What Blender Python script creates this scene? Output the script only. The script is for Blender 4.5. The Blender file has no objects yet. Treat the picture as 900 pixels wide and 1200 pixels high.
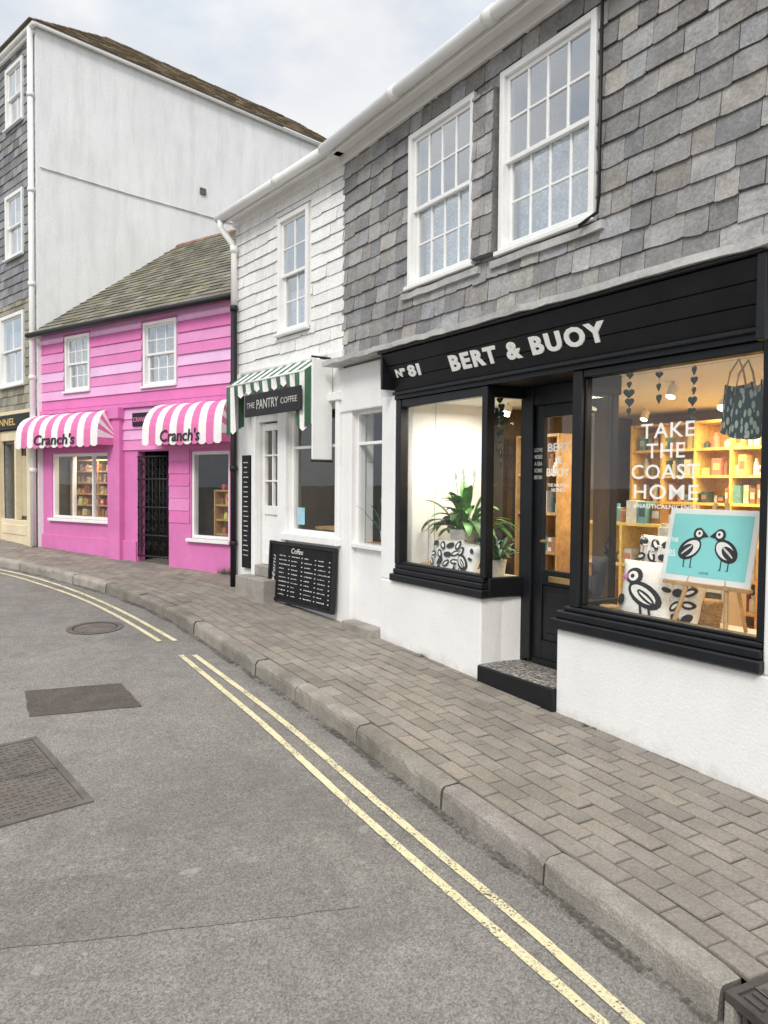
import bpy, bmesh, math, random
from mathutils import Vector, Matrix
random.seed(7)
R=random.random
def U(a,b): return a+(b-a)*R()
SC=bpy.context.scene
COL=SC.collection
CZ=1.85; SL=0.053; CP=0.12
# ------------------------------------------------------------------ materials
def new_mat(name):
    m=bpy.data.materials.new(name); m.use_nodes=True
    nt=m.node_tree; nt.nodes.clear()
    o=nt.nodes.new("ShaderNodeOutputMaterial")
    return m,nt,o
def node(nt,t,**k):
    n=nt.nodes.new(t)
    for a,b in k.items(): setattr(n,a,b)
    return n
def mixc(nt,fac,a,b,mode='MIX'):
    n=nt.nodes.new("ShaderNodeMix"); n.data_type='RGBA'; n.blend_type=mode
    for i,s in ((0,fac),(6,a),(7,b)):
        if hasattr(s,'links'): nt.links.new(s,n.inputs[i])
        elif i==0: n.inputs[0].default_value=s
        else: n.inputs[i].default_value=(*s[:3],1)
    return n.outputs[2]
def ramp(nt,src,p0,p1,c0=(0,0,0),c1=(1,1,1)):
    r=nt.nodes.new("ShaderNodeValToRGB"); r.color_ramp.elements[0].position=p0; r.color_ramp.elements[1].position=p1
    r.color_ramp.elements[0].color=(*c0,1); r.color_ramp.elements[1].color=(*c1,1)
    nt.links.new(src,r.inputs[0]); return r.outputs[0]
def noise(nt,co,scale,detail=3,rough=.6,vec=None):
    n=nt.nodes.new("ShaderNodeTexNoise"); n.inputs["Scale"].default_value=scale; n.inputs["Detail"].default_value=detail; n.inputs["Roughness"].default_value=rough
    src=co
    if vec:
        mp=nt.nodes.new("ShaderNodeMapping"); mp.inputs["Scale"].default_value=vec; nt.links.new(co,mp.inputs[0]); src=mp.outputs[0]
    nt.links.new(src,n.inputs["Vector"]); return n.outputs[0]
def mat(name,col,rough=.7,var=.15,scale=6,fine=60,bump=.15,bscale=None,tone=False,dirt=None,dirtamt=.5,streak=False,spec=.4,metal=0,bdist=.004,fvar=.15,base=None):
    m,nt,o=new_mat(name); L=nt.links
    p=node(nt,"ShaderNodeBsdfPrincipled"); L.new(p.outputs[0],o.inputs[0])
    p.inputs["Roughness"].default_value=rough; p.inputs["Specular IOR Level"].default_value=spec; p.inputs["Metallic"].default_value=metal
    tc=node(nt,"ShaderNodeTexCoord"); co=tc.outputs["Object"]
    n1=noise(nt,co,scale,3)
    lo=[c*(1-var) for c in col]; hi=[min(1,c*(1+var)) for c in col]
    c=mixc(nt,ramp(nt,n1,.3,.7),lo,hi)
    if fvar>0:
        n2=noise(nt,co,fine,2,.7)
        c=mixc(nt,1.0,c,ramp(nt,n2,.3,.7,(1-fvar,)*3,(1+fvar,)*3),'MULTIPLY')
    if dirt:
        nd=noise(nt,co,2.2 if not streak else 5,4,.7,(1,1,.16) if streak else None)
        f=ramp(nt,nd,.45,.8,(0,0,0),(dirtamt,)*3)
        c=mixc(nt,f,c,dirt)
    if base:
        sp=node(nt,"ShaderNodeSeparateXYZ"); L.new(co,sp.inputs[0])
        ma=node(nt,"ShaderNodeMath",operation='MULTIPLY_ADD'); L.new(sp.outputs[0],ma.inputs[0]); ma.inputs[1].default_value=base[0]; L.new(sp.outputs[2],ma.inputs[2])
        nn=noise(nt,co,9,4,.7); mb_=node(nt,"ShaderNodeMath",operation='MULTIPLY_ADD'); L.new(nn,mb_.inputs[0]); mb_.inputs[1].default_value=-.30; L.new(ma.outputs[0],mb_.inputs[2])
        ad=node(nt,"ShaderNodeMath",operation='ADD'); L.new(mb_.outputs[0],ad.inputs[0]); ad.inputs[1].default_value=.3
        f=ramp(nt,ad.outputs[0],base[1],base[1]+.16,(.6,)*3,(0,)*3)
        c=mixc(nt,f,c,(.44,.41,.35))
    if tone:
        a=node(nt,"ShaderNodeAttribute",attribute_name="tone")
        c=mixc(nt,1.0,c,a.outputs["Color"],'MULTIPLY')
    L.new(c,p.inputs["Base Color"])
    if bump>0:
        b=node(nt,"ShaderNodeBump"); b.inputs["Strength"].default_value=bump; b.inputs["Distance"].default_value=bdist
        L.new(noise(nt,co,bscale or fine,2,.65),b.inputs["Height"]); L.new(b.outputs[0],p.inputs["Normal"])
    return m
def glass_mat(name,base=.06,gain=.75,power=3.0,tint=(.95,.97,.97)):
    m,nt,o=new_mat(name); L=nt.links
    t=node(nt,"ShaderNodeBsdfTransparent"); t.inputs[0].default_value=(*tint,1)
    g=node(nt,"ShaderNodeBsdfGlossy"); g.inputs["Roughness"].default_value=.015; g.inputs[0].default_value=(.9,.93,.95,1)
    tc=node(nt,"ShaderNodeTexCoord"); b=node(nt,"ShaderNodeBump"); b.inputs["Strength"].default_value=.06; b.inputs["Distance"].default_value=.02
    L.new(noise(nt,tc.outputs["Object"],1.6,1),b.inputs["Height"]); L.new(b.outputs[0],g.inputs["Normal"])
    lw=node(nt,"ShaderNodeLayerWeight"); lw.inputs[0].default_value=.5
    pw=node(nt,"ShaderNodeMath",operation='POWER'); L.new(lw.outputs["Facing"],pw.inputs[0]); pw.inputs[1].default_value=power
    ml=node(nt,"ShaderNodeMath",operation='MULTIPLY_ADD'); L.new(pw.outputs[0],ml.inputs[0]); ml.inputs[1].default_value=gain; ml.inputs[2].default_value=base
    x=node(nt,"ShaderNodeMixShader"); L.new(ml.outputs[0],x.inputs[0]); L.new(t.outputs[0],x.inputs[1]); L.new(g.outputs[0],x.inputs[2])
    L.new(x.outputs[0],o.inputs[0]); return m
def lace_mat():
    m,nt,o=new_mat("lace_curtain"); L=nt.links
    tc=node(nt,"ShaderNodeTexCoord"); co=tc.outputs["Object"]
    d=node(nt,"ShaderNodeBsdfDiffuse"); d.inputs[0].default_value=(.92,.92,.92,1)
    t=node(nt,"ShaderNodeBsdfTransparent")
    v=node(nt,"ShaderNodeTexVoronoi"); v.inputs["Scale"].default_value=45; L.new(co,v.inputs["Vector"])
    f=ramp(nt,v.outputs["Distance"],.25,.6,(.03,)*3,(.38,)*3)
    x=node(nt,"ShaderNodeMixShader"); L.new(f,x.inputs[0]); L.new(d.outputs[0],x.inputs[1]); L.new(t.outputs[0],x.inputs[2])
    L.new(x.outputs[0],o.inputs[0]); return m
def emis(name,col,st):
    m,nt,o=new_mat(name); e=node(nt,"ShaderNodeEmission"); e.inputs[0].default_value=(*col,1); e.inputs[1].default_value=st
    nt.links.new(e.outputs[0],o.inputs[0]); return m
def asphalt(name="asphalt",k=1.0):
    m,nt,o=new_mat(name); L=nt.links
    p=node(nt,"ShaderNodeBsdfPrincipled"); L.new(p.outputs[0],o.inputs[0]); p.inputs["Roughness"].default_value=.88; p.inputs["Specular IOR Level"].default_value=.25
    tc=node(nt,"ShaderNodeTexCoord"); co=tc.outputs["Object"]
    big=noise(nt,co,.55,4,.6); mid=noise(nt,co,6,4,.75)
    c=mixc(nt,ramp(nt,big,.35,.68),(.195*k,.183*k,.165*k),(.25*k,.236*k,.214*k))
    c=mixc(nt,1.0,c,ramp(nt,mid,.3,.75,(.84,)*3,(1.12,)*3),'MULTIPLY')
    v=node(nt,"ShaderNodeTexVoronoi"); v.inputs["Scale"].default_value=150; L.new(co,v.inputs["Vector"])
    c=mixc(nt,1.0,c,mixc(nt,.58,(1,1,1),ramp(nt,v.outputs["Color"],.1,.95,(.36,)*3,(1.75,)*3)),'MULTIPLY')
    v2=node(nt,"ShaderNodeTexVoronoi"); v2.inputs["Scale"].default_value=48; L.new(co,v2.inputs["Vector"])
    s=ramp(nt,v2.outputs["Color"],.88,.92)
    c=mixc(nt,mixc(nt,1.0,s,(.2,.2,.2),'MULTIPLY'),c,(.5,.47,.43))
    bl=noise(nt,co,1.7,5,.72); c=mixc(nt,ramp(nt,bl,.52,.76,(0,)*3,(.5,)*3),c,(.115,.107,.096))
    bl2=noise(nt,co,9,3,.6); c=mixc(nt,ramp(nt,bl2,.68,.74,(0,)*3,(.35,)*3),c,(.08,.077,.07))
    bl3=noise(nt,co,5.3,2,.5); c=mixc(nt,ramp(nt,bl3,.72,.75,(0,)*3,(.35,)*3),c,(.42,.40,.37))
    L.new(c,p.inputs["Base Color"])
    b=node(nt,"ShaderNodeBump"); b.inputs["Strength"].default_value=.6; b.inputs["Distance"].default_value=.004
    L.new(v.outputs["Distance"],b.inputs["Height"]); L.new(b.outputs[0],p.inputs["Normal"])
    return m
def pebble():
    m,nt,o=new_mat("pebble_floor"); L=nt.links
    p=node(nt,"ShaderNodeBsdfPrincipled"); L.new(p.outputs[0],o.inputs[0]); p.inputs["Roughness"].default_value=.6
    tc=node(nt,"ShaderNodeTexCoord"); v=node(nt,"ShaderNodeTexVoronoi"); v.inputs["Scale"].default_value=55; L.new(tc.outputs["Object"],v.inputs["Vector"])
    c=ramp(nt,v.outputs["Color"],.1,.9,(.08,.07,.065),(.5,.47,.42))
    c=mixc(nt,ramp(nt,v.outputs["Distance"],.4,.7),c,(.12,.11,.1)); L.new(c,p.inputs["Base Color"])
    b=node(nt,"ShaderNodeBump"); b.invert=True; b.inputs["Strength"].default_value=.6; b.inputs["Distance"].default_value=.006; L.new(v.outputs["Distance"],b.inputs["Height"]); L.new(b.outputs[0],p.inputs["Normal"])
    return m
def worn(name,c0,c1,c2,lo,hi,s3=85,s4=4):
    m,nt,o=new_mat(name); L=nt.links
    p=node(nt,"ShaderNodeBsdfPrincipled"); p.inputs["Roughness"].default_value=.85
    tc=node(nt,"ShaderNodeTexCoord"); co=tc.outputs["Object"]
    n=noise(nt,co,30,4,.75); n2=noise(nt,co,3,3)
    c=mixc(nt,ramp(nt,n2,.3,.7),c0,c1); c=mixc(nt,ramp(nt,n,.35,.75),c,c2); L.new(c,p.inputs["Base Color"])
    t=node(nt,"ShaderNodeBsdfTransparent"); x=node(nt,"ShaderNodeMixShader")
    n3=noise(nt,co,s3,2,.8); n4=noise(nt,co,s4,3,.7)
    mul=node(nt,"ShaderNodeMath",operation='MULTIPLY_ADD'); L.new(n4,mul.inputs[0]); mul.inputs[1].default_value=.55; L.new(n3,mul.inputs[2])
    L.new(ramp(nt,mul.outputs[0],lo,hi),x.inputs[0]); L.new(p.outputs[0],x.inputs[1]); L.new(t.outputs[0],x.inputs[2]); L.new(x.outputs[0],o.inputs[0])
    return m
def bagmat():
    m,nt,o=new_mat("leaf_print_cloth"); L=nt.links
    p=node(nt,"ShaderNodeBsdfPrincipled"); L.new(p.outputs[0],o.inputs[0]); p.inputs["Roughness"].default_value=.85
    tc=node(nt,"ShaderNodeTexCoord"); mp=node(nt,"ShaderNodeMapping"); mp.inputs["Rotation"].default_value=(0,.6,0); mp.inputs["Scale"].default_value=(1.0,1.0,.42); L.new(tc.outputs["Object"],mp.inputs[0])
    v=node(nt,"ShaderNodeTexVoronoi"); v.inputs["Scale"].default_value=44; L.new(mp.outputs[0],v.inputs["Vector"])
    c=mixc(nt,ramp(nt,v.outputs["Distance"],.38,.46),(.42,.46,.38),(.015,.045,.038)); L.new(c,p.inputs["Base Color"]); return m
M={}
M['asphalt']=asphalt(); M['patch2']=asphalt("grey_asphalt_repair",.87); M['pebble']=pebble()
M['yellow']=worn("yellow_line_paint",(.72,.64,.36),(.78,.71,.45),(.54,.49,.35),.82,.93)
M['gutterdirt']=worn("gutter_dirt",(.10,.09,.075),(.14,.125,.10),(.07,.065,.05),.62,.84,40,3)
M['paver']=mat("paver_stone",(.275,.247,.212),.9,.12,3,80,.4,tone=True,dirt=(.15,.135,.112),dirtamt=.5,fvar=.22,spec=.25)
M['joint']=mat("joint_sand",(.11,.098,.08),.95,.3,8,60,.3)
M['kerb']=mat("kerb_granite",(.335,.312,.275),.88,.18,5,110,.7,tone=True,dirt=(.12,.108,.085),dirtamt=.75,bdist=.008,fvar=.28,spec=.25)
M['slate']=mat("slate",(.305,.300,.297),.6,.22,7,45,.7,tone=True,dirt=(.38,.35,.29),dirtamt=.5,bdist=.007,fvar=.22,spec=.35)
M['slate_dark']=mat("slate_dark",(.26,.262,.268),.65,.2,5,45,.4,tone=True,spec=.3)
M['slate_olive']=mat("slate_olive",(.30,.282,.22),.7,.2,5,45,.4,tone=True)
M['roof']=mat("roof_slate_mossy",(.195,.185,.15),.88,.25,4,40,.5,tone=True,dirt=(.25,.24,.14),dirtamt=.7,spec=.2)
M['rooftile']=mat("roof_tile_brown",(.36,.29,.21),.88,.25,4,40,.5,tone=True,dirt=(.28,.26,.16),dirtamt=.6,spec=.2)
M['ridge']=mat("ridge_tile_red",(.36,.20,.14),.85,.25,6,40,.4,dirt=(.24,.21,.16),dirtamt=.8)
M['whiteslate']=mat("white_painted_slate",(.86,.855,.84),.6,.04,4,50,.5,tone=True,dirt=(.56,.53,.47),dirtamt=.5,streak=True)
M['render']=mat("white_render",(.86,.852,.835),.8,.025,3,60,.35,dirt=(.68,.65,.60),dirtamt=.4,bdist=.006,fvar=.035)
M['renderb']=mat("white_render_splashed",(.86,.852,.835),.8,.025,3,60,.4,dirt=(.70,.68,.63),dirtamt=.35,bdist=.007,fvar=.035,base=(.045,.07))
M['gable']=mat("weathered_white_render",(.86,.86,.85),.85,.05,.8,30,.35,dirt=(.56,.56,.54),dirtamt=.5,streak=True,bdist=.012,fvar=.05)
M['whitepaint']=mat("white_gloss_paint",(.87,.868,.85),.4,.03,6,60,.08,dirt=(.6,.57,.51),dirtamt=.3,fvar=.03)
M['black']=mat("black_gloss_paint",(.008,.009,.011),.42,.3,5,50,.15,spec=.35)
M['blackboard']=mat("chalkboard",(.010,.010,.011),.6,.4,7,50,.05,spec=.25)
M['iron']=mat("black_iron",(.013,.013,.014),.55,.3,10,80,.2)
M['castiron']=mat("cast_iron",(.125,.112,.10),.7,.3,7,80,.4,metal=.1,dirt=(.19,.15,.12),dirtamt=.7)
M['gratei']=mat("dark_grate_iron",(.06,.055,.05),.7,.3,7,80,.4,metal=.2,dirt=(.13,.11,.09),dirtamt=.6)
M['patch']=mat("dark_asphalt_patch",(.088,.075,.066),.88,.2,5,90,.8,bdist=.006,fvar=.5)
M['tar']=mat("tar_crack",(.11,.105,.096),.9,.3,9,60,0)
M['pink']=mat("pink_render",(.70,.20,.47),.65,.08,3,50,.25,dirt=(.54,.16,.37),dirtamt=.5,fvar=.05)
M['pinkboard']=mat("pink_boards",(.79,.28,.56),.6,.06,3,40,.25,tone=True,dirt=(.63,.24,.46),dirtamt=.5,fvar=.05)
M['cream']=mat("cream_paint",(.78,.66,.45),.55,.08,4,50,.1)
M['creamwall']=mat("cream_interior",(.74,.54,.25),.8,.05,3,50,.05,fvar=.02)
M['sidewall']=mat("pale_interior",(.88,.86,.81),.8,.05,3,50,.05,fvar=.02)
M['whitewall']=mat("white_interior",(.82,.79,.72),.8,.03,3,50,.05,fvar=.02)
M['wood']=mat("warm_wood",(.52,.32,.14),.6,.25,6,30,.1)
M['woodlight']=mat("yellow_wood",(.88,.62,.18),.6,.12,6,30,.1)
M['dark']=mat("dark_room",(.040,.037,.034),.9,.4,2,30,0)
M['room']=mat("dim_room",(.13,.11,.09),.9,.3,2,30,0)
M['paleroom']=mat("pale_room",(.42,.44,.46),.9,.3,2,30,0)
M['lead']=mat("lead_flashing",(.40,.395,.38),.65,.2,5,50,.5,dirt=(.74,.73,.70),dirtamt=.85)
M['stone']=mat("grey_stone_step",(.33,.305,.27),.85,.2,5,60,.5,dirt=(.14,.13,.115),dirtamt=.5)
M['glass']=glass_mat("shop_glass",.06,.40,2.4)
M['glassup']=glass_mat("window_glass",.24,.85,1.3,(.85,.9,.93))
M['lace']=lace_mat()
M['white']=mat("white_lettering",(.93,.92,.88),.5,.02,5,50,0,fvar=0)
M['dullwhite']=mat("dull_white_lettering",(.55,.54,.5),.6,.1,8,50,0)
M['chalk']=mat("chalk",(.78,.77,.74),.9,.2,30,90,0)
M['gold']=mat("gold_lettering",(.62,.42,.12),.45,.1,8,50,0)
M['ink']=mat("black_ink",(.015,.015,.018),.6,.2,8,50,0,fvar=0)
M['softink']=mat("dark_grey_lettering",(.035,.03,.035),.8,.2,8,50,0,fvar=0)
M['fabw']=mat("white_canvas",(.88,.86,.84),.8,.04,5,80,.2,dirt=(.68,.62,.58),dirtamt=.35)
M['fabp']=mat("pink_canvas",(.75,.19,.42),.8,.06,5,80,.2)
M['fabg']=mat("green_canvas",(.065,.16,.095),.8,.15,5,80,.2,dirt=(.22,.29,.22),dirtamt=.45)
M['teal']=mat("turquoise_print",(.28,.74,.74),.55,.03,4,50,0,fvar=0)
M['paper']=mat("white_card",(.90,.90,.88),.6,.02,4,50,0,fvar=0)
M['cush']=mat("cushion_cotton",(.87,.85,.81),.85,.04,8,120,.3)
M['leaf']=mat("leaf_green",(.075,.19,.045),.4,.4,14,60,.1,tone=True,fvar=.1)
M['leaf2']=mat("blue_green_leaf",(.07,.15,.085),.5,.4,14,60,.1,tone=True,fvar=.1)
M['petal']=mat("pale_petal",(.8,.82,.7),.5,.1,8,50,0)
M['pot']=mat("ceramic_pot",(.55,.52,.48),.45,.1,8,50,0)
M['heart']=mat("dark_green_felt",(.010,.035,.028),.8,.2,8,50,0)
M['string']=mat("string",(.5,.45,.35),.9,.1,8,50,0)
M['bag']=bagmat()
M['strap']=mat("tan_strap",(.5,.33,.2),.6,.1,8,50,0)
M['goods']=mat("packaged_goods",(.8,.8,.8),.5,.1,20,60,0,tone=True)
M['brass']=mat("brass",(.7,.5,.22),.3,.1,8,50,0,metal=1)
M['bulb']=emis("lamp_glow",(1,.82,.55),10)
M['stickers']=mat("blue_notice",(.35,.6,.7),.6,.1,8,50,0)
M['earth']=mat("earth_ground",(.16,.15,.13),.9,.2,1,30,.2)
M['basket']=mat("woven_basket",(.42,.27,.13),.8,.3,30,60,.4)
# ------------------------------------------------------------------ frames
def frame(O,D):
    X=Vector((-D[0],-D[1],0)).normalized(); Y=Vector((-X.y,X.x,0))
    m=Matrix.Identity(4)
    for i in range(3): m[i][0]=X[i]; m[i][1]=Y[i]; m[i][2]=(0,0,1)[i]
    m[0][3]=O[0]; m[1][3]=O[1]; return m
FB=frame((1.898,3.723),(-.5265,.8502))
FP=frame((-.398,7.431),(-.5967,.8025))
FK=frame((-1.934,9.957),(-.8111,.5849))
FF=frame((-5.629,12.535),(-.7181,.6959))
FW=Matrix.Identity(4)
OFF={}
def link(o): COL.objects.link(o); return o
def meta(o,label,cat,kind=None,group=None):
    if label: o["label"]=label
    if cat: o["category"]=cat
    if kind: o["kind"]=kind
    if group: o["group"]=group
def thing(name,label,cat,F,u,v,z,group=None,world=False):
    e=bpy.data.objects.new(name,None); e.empty_display_size=.1; link(e)
    loc=Vector((u if world else -u,v,z)); e.matrix_world=F@Matrix.Translation(loc)
    OFF[e.name]=loc; meta(e,label,cat,None,group); return e
class MB:
    def __init__(s,world=False): s.v=[];s.f=[];s.m=[];s.c=[];s.mats=[];s.sg=1 if world else -1
    def mi(s,m):
        m=M[m]
        if m not in s.mats: s.mats.append(m)
        return s.mats.index(m)
    def poly(s,pts,m,c=None):
        i=len(s.v); s.v+= [(s.sg*p[0],p[1],p[2]) for p in pts]; s.f.append(list(range(i,i+len(pts)))); s.m.append(s.mi(m)); s.c.append(c or (1,1,1))
    def hexa(s,P,m,c=None):
        for q in ((0,1,2,3),(4,5,6,7),(0,1,5,4),(1,2,6,5),(2,3,7,6),(3,0,4,7)):
            s.poly([P[j] for j in q],m,c)
    def box(s,u0,u1,v0,v1,z0,z1,m,c=None):
        s.hexa([(u0,v0,z0),(u1,v0,z0),(u1,v1,z0),(u0,v1,z0),(u0,v0,z1),(u1,v0,z1),(u1,v1,z1),(u0,v1,z1)],m,c)
    def tube(s,pts,r,m,n=8,cap=True,c=None):
        pts=[Vector(p) for p in pts]; rings=[]
        rr=r if isinstance(r,(list,tuple)) else [r]*len(pts)
        for i,p in enumerate(pts):
            t=(pts[min(i+1,len(pts)-1)]-pts[max(i-1,0)]).normalized()
            a=t.cross(Vector((0,0,1)))
            if a.length<.2: a=t.cross(Vector((0,1,0)))
            a.normalize(); b=t.cross(a)
            rings.append([p+(a*math.cos(k*2*math.pi/n)+b*math.sin(k*2*math.pi/n))*rr[i] for k in range(n)])
        for i in range(len(rings)-1):
            for k in range(n): s.poly([rings[i][k],rings[i][(k+1)%n],rings[i+1][(k+1)%n],rings[i+1][k]],m,c)
        if cap: s.poly(rings[0],m,c); s.poly(rings[-1],m,c)
    def prism(s,pts2,plane,d0,d1,m,c=None):
        A=[plane(a,b,d0) for a,b in pts2]; Bq=[plane(a,b,d1) for a,b in pts2]
        s.poly(A,m,c); s.poly(Bq,m,c)
        n=len(A)
        for i in range(n): s.poly([A[i],A[(i+1)%n],Bq[(i+1)%n],Bq[i]],m,c)
    def build(s,name,parent=None,F=None,origin=(0,0,0),bevel=0,smooth=False,seg=1,label=None,cat=None,kind=None,group=None,merge=True):
        off=OFF[parent.name] if parent else Vector((s.sg*origin[0],origin[1],origin[2]))
        me=bpy.data.meshes.new(name)
        me.from_pydata([tuple(Vector(v)-off) for v in s.v],[],s.f)
        for mt in s.mats: me.materials.append(mt)
        for i,p in enumerate(me.polygons): p.material_index=s.m[i]; p.use_smooth=smooth
        at=me.color_attributes.new("tone","FLOAT_COLOR","CORNER")
        k=0
        for i,p in enumerate(me.polygons):
            for _ in p.loop_indices:
                at.data[k].color=(*s.c[i],1); k+=1
        bm=bmesh.new(); bm.from_mesh(me)
        if merge: bmesh.ops.remove_doubles(bm,verts=bm.verts,dist=.0002)
        bmesh.ops.recalc_face_normals(bm,faces=bm.faces); bm.to_mesh(me); bm.free()
        o=link(bpy.data.objects.new(name,me))
        if parent: o.parent=parent; OFF[o.name]=off
        else: o.matrix_world=F@Matrix.Translation(off); OFF[o.name]=off
        if bevel:
            b=o.modifiers.new("bevel","BEVEL"); b.width=bevel; b.segments=seg; b.limit_method='ANGLE'; b.angle_limit=math.radians(40)
        if not parent: meta(o,label,cat,kind,group)
        else:
            if label: o["label"]=label
            if kind: o["kind"]=kind
        return o
def subtract(rects,h):
    out=[]
    for (a0,a1,b0,b1) in rects:
        c0,c1,d0,d1=max(a0,h[0]),min(a1,h[1]),max(b0,h[2]),min(b1,h[3])
        if c0>=c1 or d0>=d1: out.append((a0,a1,b0,b1)); continue
        if a0<c0: out.append((a0,c0,b0,b1))
        if c1<a1: out.append((c1,a1,b0,b1))
        if b0<d0: out.append((c0,c1,b0,d0))
        if d1<b1: out.append((c0,c1,d1,b1))
    return [r for r in out if r[1]-r[0]>.006 and r[3]-r[2]>.004]
def tiles(mb,P,A,Bv,N,a0,a1,b0,b1,row,w0,w1,m,holes=(),thick=.014,gap=.003,tonef=None,arange=None,jit=.004):
    P,A,Bv,N=map(Vector,(P,A,Bv,N))
    nrow=int(math.ceil((b1-b0)/row))
    for r in range(nrow):
        lo=b0+r*row; hi=min(b1,lo+row)
        aa0,aa1=(a0,a1) if not arange else arange((lo+hi)/2)
        a=aa0-U(0,w1)
        while a<aa1:
            w=U(w0,w1); x0=max(a,aa0); x1=min(a+w-gap,aa1); a+=w
            if x1-x0<.01: continue
            t=tonef() if tonef else (1,1,1)
            dj=U(-jit,jit); th=thick*U(.6,1.45); j2=U(-jit,jit)*.8
            rr=[(x0,x1,lo,hi)]
            for h in holes: rr=subtract(rr,h)
            for (p0,p1,q0,q1) in rr:
                bot=(q0<=lo+1e-6)
                k0=1-(q0-lo)/row; k1=1-(q1-lo)/row
                def pt(x,y,d): return P+A*x+Bv*y+N*d
                y0=q0+(dj if bot else 0); y0b=y0+(j2 if bot else 0)
                bite=jit*.7 if (bot and jit>.004 and p1-p0>.06) else 0
                if bite:
                    c1_,c2_=U(.02,.25)*(p1-p0),U(.02,.25)*(p1-p0)
                    xs=[p0,p0+c1_,(p0+p1)/2+U(-.02,.02),p1-c2_,p1]; yy=[y0+bite*U(0,2),y0+bite*U(-.3,.3),(y0+y0b)/2+bite*U(-.7,.7),y0b+bite*U(-.3,.3),y0b+bite*U(0,2)]
                else: xs=[p0,p1]; yy=[y0,y0b]
                fb=[pt(x,y,.004+th*k0) for x,y in zip(xs,yy)]; gb=[pt(x,y,0) for x,y in zip(xs,yy)]
                ft=[pt(p1,q1,.003+th*k1*.9),pt(p0,q1,.003+th*k1*.9)]; gt=[pt(p1,q1,0),pt(p0,q1,0)]
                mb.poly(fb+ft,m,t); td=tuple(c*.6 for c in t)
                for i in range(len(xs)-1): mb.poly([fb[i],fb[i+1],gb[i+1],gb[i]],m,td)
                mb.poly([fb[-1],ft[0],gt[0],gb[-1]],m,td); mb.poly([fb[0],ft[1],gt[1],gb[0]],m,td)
def wall_holes(mb,u0,u1,z0,z1,holes,v,m,depth=.12,mr=None):
    rects=[(u0,u1,z0,z1)]
    for h in holes: rects=subtract(rects,h)
    for a0,a1,b0,b1 in rects: mb.poly([(a0,v,b0),(a1,v,b0),(a1,v,b1),(a0,v,b1)],m)
    mr=mr or m
    for a0,a1,b0,b1 in holes:
        for p,q in (((a0,b0),(a1,b0)),((a1,b0),(a1,b1)),((a1,b1),(a0,b1)),((a0,b1),(a0,b0))):
            mb.poly([(p[0],v,p[1]),(q[0],v,q[1]),(q[0],v+depth,q[1]),(p[0],v+depth,p[1])],mr)
def text(body,uL,uR,z0,z1,v,parent,m,name="lettering",bold=0.0,ext=.003,mapf=None,shear=0,spacing=1.0):
    cu=bpy.data.curves.new("t","FONT"); cu.body=body; cu.size=1; cu.offset=bold; cu.extrude=.01; cu.shear=shear; cu.space_character=spacing; cu.resolution_u=3
    cu.align_x='CENTER'
    ob=link(bpy.data.objects.new("t",cu)); bpy.context.view_layer.update()
    me=bpy.data.meshes.new_from_object(ob.evaluated_get(bpy.context.evaluated_depsgraph_get()))
    bpy.data.objects.remove(ob)
    xs=[w.co.x for w in me.vertices]; ys=[w.co.y for w in me.vertices]
    x0,x1,y0,y1=min(xs),max(xs),min(ys),max(ys)
    off=OFF[parent.name]
    for w in me.vertices:
        a=(w.co.x-x0)/(x1-x0); b=(w.co.y-y0)/(y1-y0); c=(w.co.z+.01)/.02
        if mapf: p=mapf(a,b,c)
        else: p=(-(uL+(uR-uL)*a),v-ext*c,z0+(z1-z0)*b)
        w.co=Vector(p)-off
    me.materials.append(M[m]); me.name=name
    o=link(bpy.data.objects.new(name,me)); o.parent=parent; OFF[o.name]=off
    return o
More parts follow.
